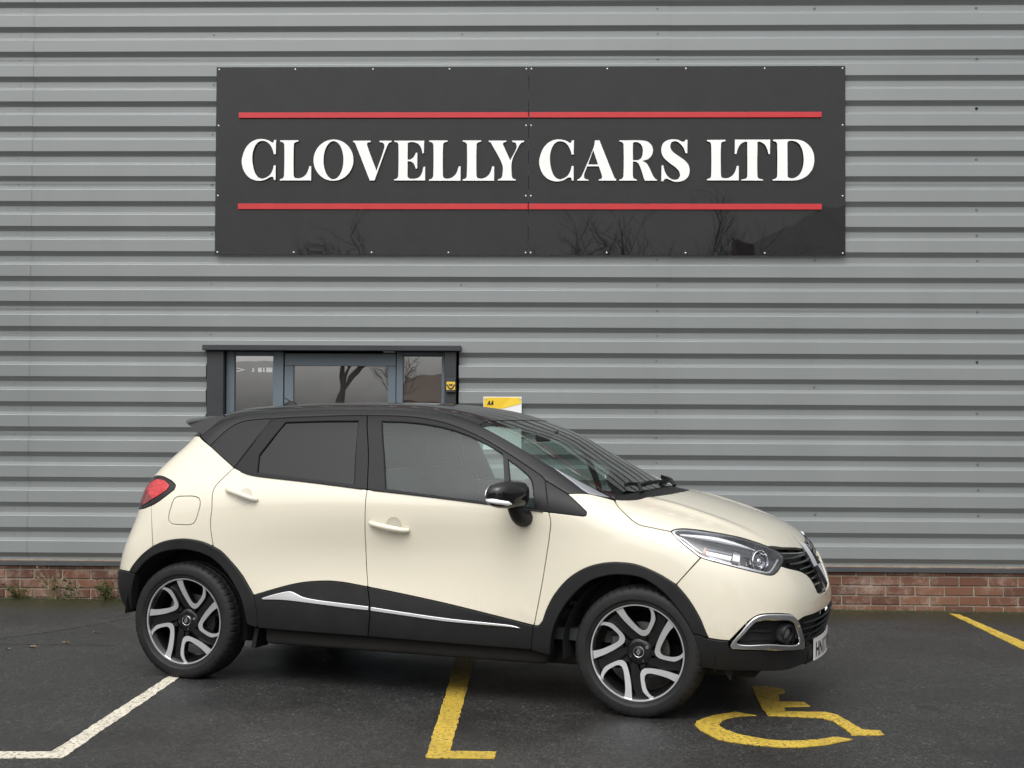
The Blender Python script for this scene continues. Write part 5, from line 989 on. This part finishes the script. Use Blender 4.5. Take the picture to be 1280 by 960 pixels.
# claddings
ar = near(panel('front_arch_trim', ['arch_f_gap', 'arch_f_tail', 'arch_f_fender', 'arch_f_bump', 'arch_f_end', 'arch_f_in', 'arch_f_low'], 'side', 'black_plastic', CAR, off=.010, gap=-.002, bev=.008, depth=.05, grid=.02))
near(panel('rear_arch_trim', ['arch_r_out', 'arch_r_door', 'arch_r_low', 'arch_r_in', 'arch_r_tip'], 'side', 'black_plastic', CAR, off=.010, gap=-.002, bev=.008, depth=.05, grid=.02))
s1 = near(panel('sill_trim', ['sill_top_r', 'sill_gap', 'sill_bot_r', 'sill_back'], 'side', 'black_plastic', CAR, off=.006, bev=.004, depth=.04))
s2 = near(panel('sill_trim', ['sill_top_f', '-arch_f_gap', 'sill_bot_f', '-sill_gap'], 'side', 'black_plastic', CAR, off=.006, bev=.004, depth=.04))
panel('chrome_insert', ['chr_r', 'chr_r2', 'chr_r3', 'chr_r4'], 'side', 'bright_trim', s1, off=.013, gap=0., bev=.003, depth=.012, grid=.02)
panel('chrome_insert', ['chr_f', 'chr_f2', 'chr_f3'], 'side', 'bright_trim', s2, off=.013, gap=0., bev=.003, depth=.012, grid=.02)
# ---------------------------------------------------------------- door mirror
mx, mz = -.735, 1.005
mm = empty('door_mirror', parent=CAR); near(mm)
def blob(name, prof, mat, parent, n=24, pw=2.6, smooth=True):
    # prof: stations along y: (y, cx, cz, rx, rz)
    m = MB(); V = []; k = len(prof)
    for (y, cx, cz, rx, rz) in prof:
        for i in range(n):
            a = 2*math.pi*i/n; c_, s_ = math.cos(a), math.sin(a)
            V.append((cx + rx*math.copysign(abs(c_)**(2/pw), c_), y, cz + rz*math.copysign(abs(s_)**(2/pw), s_)))
    m.add(V, [(j*n + i, j*n + (i+1) % n, (j+1)*n + (i+1) % n, (j+1)*n + i) for j in range(k-1) for i in range(n)] + [tuple(range(n)), tuple((k-1)*n + i for i in range(n))[::-1]], smooth); return m.build(name, mat, parent, angle=60)
# ---- sill, floor and wheel housings
m = MB(); m.box((-3.0, -.62, .19), (.55, .62, .34), ch=.03); m.box((-2.12, -.80, .215), (-.48, .80, .33), ch=.03); m.build('underbody', 'under_dark', CAR)
m = MB(); m.box((-.22, -.58, .3), (.52, .58, .86), ch=.04); m.build('engine_bay', 'void_black', CAR)
m = MB(); m.box((-3.02, -.56, .3), (-2.15, .56, .93), ch=.04); m.build('boot_well', 'cabin_dark', CAR)
m = MB(); m.add([(.40, -.735, .25), (.455, -.73, .25), (.442, -.735, .192), (.43, -.70, .198)], [(0, 1, 2), (0, 2, 3), (1, 2, 3)]); near(m.build('air_deflector', 'black_plastic', CAR))
m = MB(); m.box((-2.19, -.80, .19), (-2.165, -.66, .30), rot=(0, .2, 0)); near(m.build('mud_flap', 'black_plastic', CAR))
def housing(x):
    m = MB(); cz, r = .325, .388; A = [R((-11 if x > -1 else -14) + i*(201 if x > -1 else 192)/36) for i in range(37)]
    for y0, y1 in ((-.846, -.56),):
        V = [(x + r*math.cos(a), y0, cz + r*math.sin(a)) for a in A] + [(x + r*math.cos(a), y1, cz + r*math.sin(a)) for a in A]; n = 37
        m.add(V, [(i, i+1, n+i+1, n+i) for i in range(n-1)], True); m.add([(x + r*math.cos(a), y1, cz + r*math.sin(a)) for a in A] + [(x, y1, cz)], [(i, i+1, n) for i in range(n-1)])
    return near(m.build('wheel_housing', 'liner', CAR))
housing(0.); housing(-2.606)
# ---------------------------------------------------------------- wheels
RW, TW = .3275, .100
def tyre_mesh():
    prof = [(.237, -.070), (.2395, -.086), (.244, -.0945), (.2465, -.0965), (.249, -.0958), (.262, -.1010), (.264, -.1030), (.267, -.1030), (.286, -.1040), (.303, -.0995), (.313, -.0925), (.3195, -.083), (.3235, -.070), (.3255, -.056), (.3260, -.050), (.3195, -.0485), (.3195, -.0405), (.3268, -.039), (.3275, -.020), (.3275, -.0075), (.320, -.0065), (.320, .0)]
    prof = prof + [(r, -h) for r, h in prof[::-1][1:]]; n = 288; V = []; k = len(prof)
    for i in range(n):
        a = 2*math.pi*i/n; g = (i % 6) in (0,)
        for j, (r, h) in enumerate(prof):
            rr = r
            if abs(h) < .0935 and r > .312:
                if g and abs(h) > .050: rr -= .005
                elif (i % 6) == 3 and .008 < abs(h) < .05: rr -= .004
            x, z = rr*math.cos(a), rr*math.sin(a); hh = h
            fl = -.3175
            if z < fl + .012:
                sq = max(0., fl - z); z = max(z, fl); hh = h*(1 + sq*1.2)
            V.append((x, hh, z))
    m = MB(); m.add(V, [(i*k + q, i*k + q + 1, ((i+1) % n)*k + q + 1, ((i+1) % n)*k + q) for i in range(n) for q in range(k-1)], True)
    return m
RR = .238
SP_OUT = [(385,205),(440,268),(497,322),(548,360),(572,371),(594,370),(612,358),(638,315),(660,265),(663,240),(651,195),(628,160)]
SP_IN = [(605,166),(631,198),(634,248),(622,285),(606,318),(592,330),(572,332),(552,322),(500,272),(462,228),(437,186)]
nz = lambda p: ((p[0] - 543)/326, (483 - p[1])/326)
SPOKE = [tuple(q) for q in catmull([nz(p) for p in SP_OUT], .05)] + [tuple(q) for q in catmull([nz(p) for p in SP_IN], .05)]
# ends meet the rim circle
SPOKE[0] = (-.50, .855); SPOKE[-1] = (-.335, .93)
def rotp(p, a): return (p[0]*math.cos(a) - p[1]*math.sin(a), p[0]*math.sin(a) + p[1]*math.cos(a))
def make_wheel():
    m = MB(); m.lathe([(.228, -.078), (.235, -.0865), (.2385, -.087), (.2395, -.0845), (.235, -.078), (.2265, -.070), (.215, -.055), (.205, -.03), (.200, .02), (.205, .07), (.225, .085)], 72, 'y'); root = m.build('wheel', 'rim_black', CAR)
    m = MB(); m.lathe([(.2298, -.0812), (.2322, -.0880), (.2380, -.0886), (.2392, -.0868)], 96, 'y'); m.build('rim_lip', 'machined', root)
    tyre_mesh().build('tyre', 'rubber', root, angle=32)
    face = lambda d: (lambda a, b, h: (a*RR, -(.079 - .020*max(0, 1 - math.hypot(a, b))*1.0) - h + d, b*RR))
    hubm = MB()
    for k in range(5):
        an = k*2*math.pi/5; L = [rotp(p, an) for p in SPOKE]
        mm = MB(); mm.prism([L], -.004, .0, face(0.)); mm.build('machined_spoke', 'machined', root, smooth=True)
        cx = sum(p[0] for p in L)/len(L); cy = sum(p[1] for p in L)/len(L)
        sh = MB(); sh.prism([L], -.045, -.0042, face(0.)); sh.build('spoke_core', 'rim_black', root)
        arm = [(.27*math.cos(an + R(q)), .27*math.sin(an + R(q))) for q in (18, 32, 46)] + [(.6*math.cos(an + R(62)), .6*math.sin(an + R(62))), (.965*math.cos(an + R(70)), .965*math.sin(an + R(70))), (.965*math.cos(an + R(52)), .965*math.sin(an + R(52))), (.6*math.cos(an + R(38)), .6*math.sin(an + R(38)))]
        hubm.prism([arm], -.05, -.022, face(0.))
        w2 = [(.27*math.cos(an + R(q)), .27*math.sin(an + R(q))) for q in (60, 72, 84)] + [(.40*math.cos(an + R(74)), .40*math.sin(an + R(74))), (.40*math.cos(an + R(64)), .40*math.sin(an + R(64)))]
        hubm.prism([w2], -.05, -.012, face(0.))
    hubm.lathe([(.0, -.050), (.040, -.050), (.058, -.048), (.066, -.042), (.070, -.030), (.070, .0)], 40, 'y'); hubm.build('spoke_arm', 'rim_black', root)
    m = MB(); m.lathe([(0, -.0605), (.020, -.0600), (.0255, -.057), (.027, -.050)], 32, 'y'); cap = m.build('hub_cap', 'gloss_black', root)
    m = MB(); m.lathe([(.0245, -.0585), (.026, -.0592), (.0275, -.0575), (.0275, -.05)], 32, 'y'); m.build('cap_ring', 'lamp_silver', cap)
    m = MB(); m.prism([[(0, .017), (.011, 0), (0, -.017), (-.011, 0)], [(0, .008), (.005, 0), (0, -.008), (-.005, 0)]], .0602, .063, lambda a, b, h: (a, -h, b)); m.build('cap_diamond', 'chrome', cap)
    for k in range(4):
        a = R(28 + 90*k); m = MB(); m.lathe([(0, -.052), (.005, -.055), (.0085, -.054), (.0095, -.03)], 6, 'y', (.047*math.cos(a), 0, .050*math.sin(a)), smooth=False); m.build('wheel_bolt', 'rim_black' if k else 'brake_metal', root)
    m = MB(); m.lathe([(.07, .012), (.140, .012), (.140, .034), (.07, .034)], 48, 'y'); m.box((-.16, -.002, -.06), (-.085, .05, .07), ch=.01); m.build('brake_disc', 'brake_metal', root)
    return root
w0 = make_wheel(); w0.location = (0, -.7655, .3175); w0.rotation_euler = (0, 0, 0)
def rotate_rim(w, deg):
    for ch in w.children:
        if not ch.name.startswith('tyre'): ch.rotation_euler = (0, R(deg), 0)
w1 = copy_tree(w0, CAR); w1.location = (-2.606, -.760, .3175); rotate_rim(w1, 15.5)
w2 = copy_tree(w0, CAR); w2.location = (0, .7655, .3175); w2.scale = (1, -1, 1); w3 = copy_tree(w0, CAR); w3.location = (-2.606, .760, .3175); w3.scale = (1, -1, 1); rotate_rim(w3, 40)
# ---------------------------------------------------------------- cabin
def seat(y):
    s = empty('front_seat', (0, 0, 0), (0, 0, 0), CAR)
    m = MB(); m.box((-1.35, y - .25, .48), (-.80, y + .25, .62), ch=.05, rot=(0, -.10, 0)); m.build('cushion', 'seat_cloth', s)
    m = MB(); m.box((-1.48, y - .25, .58), (-1.33, y + .25, 1.20), ch=.06, rot=(0, -.22, 0), c=(-1.38, y, .58)); m.build('backrest', 'seat_cloth', s)
    m = MB(); m.box((-1.63, y - .14, 1.19), (-1.53, y + .14, 1.38), ch=.045, rot=(0, -.12, 0)); m.tube([(-1.56, y - .06, 1.08), (-1.58, y - .06, 1.22)], .007); m.tube([(-1.56, y + .06, 1.08), (-1.58, y + .06, 1.22)], .007); m.build('headrest', 'seat_cloth', s)
seat(-.37); seat(.37)
m = MB(); m.box((-2.30, -.60, .50), (-1.80, .60, .66), ch=.05); m.box((-2.42, -.60, .60), (-2.28, .60, 1.16), ch=.06, rot=(0, -.25, 0), c=(-2.32, 0, .6)); rs = m.build('rear_seat', 'seat_cloth', CAR)
for y in (-.35, .35):
    m = MB(); m.box((-2.52, y - .12, 1.15), (-2.44, y + .12, 1.30), ch=.035); m.build('headrest', 'seat_cloth', rs)
m = MB(); m.box((-.62, -.70, .70), (-.12, .70, 1.0), ch=.07, rot=(0, .12, 0)); m.box((-.80, -.14, .45), (-.40, .14, .92), ch=.05); m.box((-.74, -.55, .93), (-.50, -.20, 1.04), ch=.04); dash = m.build('dashboard', 'cabin_dark', CAR)
m = MB(); m.box((-.66, -.08, .92), (-.60, .10, 1.06), ch=.01, rot=(0, -.2, 0)); m.build('touch_screen', 'gloss_black', dash)
m = MB(); ct = Vector((-.82, -.37, .96)); mr = Euler((0, R(-65), 0)).to_matrix(); m.tube([mr @ Vector((.185*math.cos(a), .185*math.sin(a), 0)) + ct for a in [2*math.pi*i/40 for i in range(41)]], .014, 8, cap=False)
for a in (R(0), R(180), R(270)): m.tube([mr @ Vector((.06*math.cos(a), .06*math.sin(a), -.01)) + ct, mr @ Vector((.18*math.cos(a), .18*math.sin(a), 0)) + ct], .016, 8)
m.tube([mr @ Vector((0, 0, -.06)) + ct, mr @ Vector((0, 0, .02)) + ct], [.05, .065], 16); m.tube([mr @ Vector((0, 0, -.03)) + ct, mr @ Vector((0, 0, -.03)) + ct + Vector((.3, 0, -.10))], .035, 10); m.build('steering_wheel', 'cabin_dark', CAR)
m = MB(); m.box((-.80, -.11, 1.335), (-.77, .11, 1.40), ch=.012); m.tube([(-.76, 0, 1.37), (-.70, 0, 1.40)], .012); m.build('interior_mirror', 'cabin_dark', CAR)
m = MB(); m.box((-2.6, -.74, .34), (-.1, .74, .40)); m.build('cabin_floor', 'cabin_dark', CAR)
m = MB(); m.box((-.12, -.70, .4), (-.08, .70, 1.02)); m.build('bulkhead', 'void_black', CAR)
# pillar linings seen through the glass
for nm, pts_, w in (('pillar_lining', [(-1.02, .520, 1.405), (-.85, .555, 1.335), (-.62, .605, 1.215), (-.42, .645, 1.10), (-.30, .66, 1.02)], .028), ('post_lining', [(-1.56, .545, 1.42), (-1.53, .615, 1.27), (-1.50, .69, 1.08), (-1.49, .71, .8)], .016)):
    m = MB(); m.tube([(x, -y, z) for x, y, z in pts_], w, 10, flat=.5); near(m.build(nm, 'cabin_pale', CAR))
# wipers
for yb, L_, s in ((-.46, .60, 1), (.10, .52, 1)):
    wp = empty('wiper', (0, 0, 0), (0, 0, 0), CAR); 
    def wpt(y, x): p, h = march(np.array([[x, y, 2.]]), np.array([[0, 0, -1.]]), 1.4, n=200); return Vector(p[0])
    P = [wpt(yb + L_*i/8, -.125 - .02*math.sin(i/8*3) + .05*(abs(yb + L_*i/8) < .35) - .30*(yb + L_*i/8)**2*.6) + Vector((-.012, 0, .028)) for i in range(9)]
    m = MB(); m.tube(P, .007, 6, flat=1.6); m.build('blade', 'black_plastic', wp)
    m = MB(); m.tube([wpt(yb + .02, -.045 - .2*yb*yb) + Vector((0, 0, .012)), wpt(yb + .04, -.07 - .2*yb*yb) + Vector((0, 0, .04)), P[2] + Vector((.01, 0, .012)), P[4] + Vector((0, 0, .010))], [.012, .010, .007, .005], 8); m.build('arm', 'black_plastic', wp)
# door mirror parts
blob('mirror_shell', [(-.895, -.600, 1.085, .030, .035), (-.905, -.601, 1.085, .050, .054), (-.93, -.606, 1.085, .063, .064), (-.97, -.616, 1.085, .069, .068), (-1.02, -.634, 1.084, .069, .068), (-1.06, -.650, 1.083, .063, .063), (-1.09, -.662, 1.082, .053, .054), (-1.107, -.669, 1.082, .038, .040), (-1.114, -.672, 1.082, .018, .020)], 'gloss_black', mm)
m = MB(); m.tube(catmull([(-.600, -.82, .962), (-.602, -.875, .962), (-.606, -.915, .978), (-.612, -.945, 1.010), (-.618, -.962, 1.045)], .012), [.046]*3 + [.046 - .0008*i for i in range(40)][:len(catmull([(-.600, -.82, .962), (-.602, -.875, .962), (-.606, -.915, .978), (-.612, -.945, 1.010), (-.618, -.962, 1.045)], .012)) - 3], 18); m.build('mirror_foot', 'black_plastic', mm)
m = MB(); PP = catmull([(-.712, -1.080, 1.063), (-.690, -1.104, 1.060), (-.655, -1.108, 1.056), (-.620, -1.088, 1.050), (-.592, -1.052, 1.042)], .010); m.tube(PP, [.006] + [.0125]*(len(PP) - 4) + [.010, .006, .002], 10, flat=1.0); m.build('side_indicator', 'lamp_white', mm)
m = MB(); m.prism([[(-1.075 + .0*i + .085*math.cos(a)*1.0 + .085, 1.083 + .055*math.sin(a)) for i, a in enumerate([2*math.pi*k/24 for k in range(24)])]], 0, .003, lambda a, b, h: (-.700 + (a + .99)*.28 - h, a, b)); m.build('mirror_glass', 'chrome', mm)
# far side
for o in FARSIDE:
    c_ = copy_tree(o, CAR); c_.scale = (1, -1, 1)
# ---------------------------------------------------------------- across the road, behind the camera: seen in the sign, the glass and the paint; near houses block low sky
simple('bark', (.055, .045, .036), .9, vary=.3, vscale=3); simple('hedge', (.030, .042, .018), .9, vary=.5, vscale=2); simple('render_cream', (.55, .47, .33), .85, vary=.08); simple('roof_tile', (.12, .075, .055), .85, vary=.3, vscale=4)
simple('brick_far', (.28, .13, .09), .85, vary=.2); simple('pvc_white', (.75, .75, .73), .4); simple('far_pane', (.03, .035, .04), .08)
def bare_tree(x, y, h, seed, lb):
    rnd = random.Random(seed); e = empty('bare_tree', (x, y, gz(x))); tag(e, lb, 'tree', 'bare trees across the road'); T, Cn = MB(), MB()
    def grow(p, d, L, r, lev):
        n = 4; P = [p]; q = Vector(p); dd = Vector(d)
        for i in range(n):
            dd = (dd + Vector((rnd.gauss(0, .12), rnd.gauss(0, .12), rnd.gauss(.03, .08)))).normalized(); q = q + dd*L/n; P.append(Vector(q))
        (T if lev == 0 else Cn).tube(P, [r*(1 - .45*i/n) for i in range(n + 1)], 6 if lev < 2 else 3, cap=False)
        if lev >= 5: return
        for k in range(rnd.randint(3, 4) if lev else 6):
            i = rnd.randint(2, n); sd = Vector((rnd.gauss(0, 1), rnd.gauss(0, 1), rnd.uniform(-.1, .9))).normalized(); nd = (dd*.55 + sd*.65).normalized(); grow(P[i], nd, L*rnd.uniform(.55, .8), r*rnd.uniform(.4, .58), lev + 1)
    grow(Vector((0, 0, 0)), Vector((rnd.gauss(0, .05), 0, 1)), h*.34, h*.02, 0)
    T.build('trunk', 'bark', e); Cn.build('crown', 'bark', e)
for x, y, h, s, lb in ((1.2, -45, 14.5, 1, 'tall bare tree reflected in the middle of the fascia sign'), (5.4, -46, 14, 2, 'tall bare tree reflected under the word cars on the sign'), (8.6, -45, 11, 3, 'bare tree reflected right of the sign centre'), (-19, -85, 20, 4, 'low bare tree reflected at the left end of the sign'), (-12.8, -78, 8.5, 5, 'small bare tree reflected in the entrance door glass'), (24, -44, 18, 6, 'bare tree reflected past the right end of the sign'), (-24, -42, 14, 7, 'bare tree reflected in the rear half of the car')): bare_tree(x, y, h, s, lb)
def house(x, y, w, d, eave, ridge, mat, lb, rz=0):
    e = empty('house', (x, y, gz(x)), (0, 0, rz)); tag(e, lb, 'house', 'houses across the road')
    m = MB(); m.box((-w/2, -d, -.4), (w/2, 0, eave)); m.add([(-w/2, 0, eave), (-w/2, -d, eave), (-w/2, -d/2, ridge)], [(0, 1, 2)]); m.add([(w/2, 0, eave), (w/2, -d, eave), (w/2, -d/2, ridge)], [(0, 1, 2)]); m.build('wall', mat, e)
    m = MB(); k = .35; sl = (ridge - eave)/(d/2)
    for a, b in ((k, 0), (-d - k, 0)):
        y0 = a; z0 = eave - k*sl; m.add([(-w/2 - k, y0, z0), (w/2 + k, y0, z0), (w/2 + k, -d/2, ridge), (-w/2 - k, -d/2, ridge), (-w/2 - k, y0, z0 + .14), (w/2 + k, y0, z0 + .14), (w/2 + k, -d/2, ridge + .14), (-w/2 - k, -d/2, ridge + .14)], [(0, 1, 2, 3), (4, 5, 6, 7), (0, 1, 5, 4), (0, 3, 7, 4), (1, 2, 6, 5)])
    rf = m.build('roof', 'roof_tile', e); m = MB(); m.box((w*.28, -d/2 - .4, ridge - .5), (w*.28 + .9, -d/2 + .4, ridge + 1.0)); m.build('chimney', 'brick_far', rf)
    fl = [1.5] if eave < 4 else [1.5, 4.1]
    for fz in fl:
        for k, ux in enumerate(np.linspace(-w/2 + 1.6, w/2 - 1.6, max(2, int(w/3.2)))):
            m = MB(); m.box((ux - .85, -.02, fz - .65), (ux + .85, .06, fz + .65)); f = m.build('window', 'pvc_white', e)
            for a, b in ((-.77, -.04), (.04, .77)):
                m = MB(); m.box((ux + a, .055, fz - .57), (ux + b, .075, fz + .57)); m.build('pane', 'far_pane', f)
    m = MB(); m.box((-.5, -.02, 0), (.5, .07, 2.1)); m.build('door', 'brick_far', e)
house(-10.5, -110, 13, 8, 3.0, 5.4, 'render_cream', 'cream bungalow reflected in the right side light of the entrance')
house(-22, -15, 19, 8, 5.2, 8.4, 'render_cream', 'unseen two storey cream house added on the left to block low sky')  # near row, added to block low sky and darken the lower wall
house(23, -15, 21, 8, 5.2, 8.6, 'brick_far', 'unseen two storey red brick house added on the right to block low sky')
house(46, -15, 20, 8, 5.2, 8.6, 'render_cream', 'unseen two storey cream house added furthest right to block low sky')
house(-44, -15, 20, 8, 5.2, 8.6, 'brick_far', 'unseen two storey red brick house added furthest left to block low sky')
house(4.2, -33, 9, 8, 4.9, 7.8, 'brick_far', 'two storey brick house set back behind the tall bare trees')
rnd = random.Random(9); m = MB()
for x0, x1 in ((-60, -13), (12, 60)):
    x = x0
    while x < x1:
        for k in range(26):
            p = Vector((x + rnd.uniform(0, 1), -12 + rnd.gauss(0, .5), rnd.uniform(0, 1.7))); s = rnd.uniform(.08, .25); a = rnd.uniform(0, 6); m.add([p + Vector((s*math.cos(a), s*math.sin(a), rnd.uniform(-s, s))), p + Vector((s*math.cos(a+2), s*math.sin(a+2), rnd.uniform(-s, s))), p + Vector((s*math.cos(a+4), s*math.sin(a+4), rnd.uniform(-s, s)))], [(0, 1, 2)])
        m.box((x, -12.35, 0), (x + 1.02, -11.65, 1.5 + rnd.uniform(-.1, .15))); x += 1
tag(m.build('hedge', 'hedge'), 'long clipped green hedge on the far side of the road', 'hedge', kind='stuff')
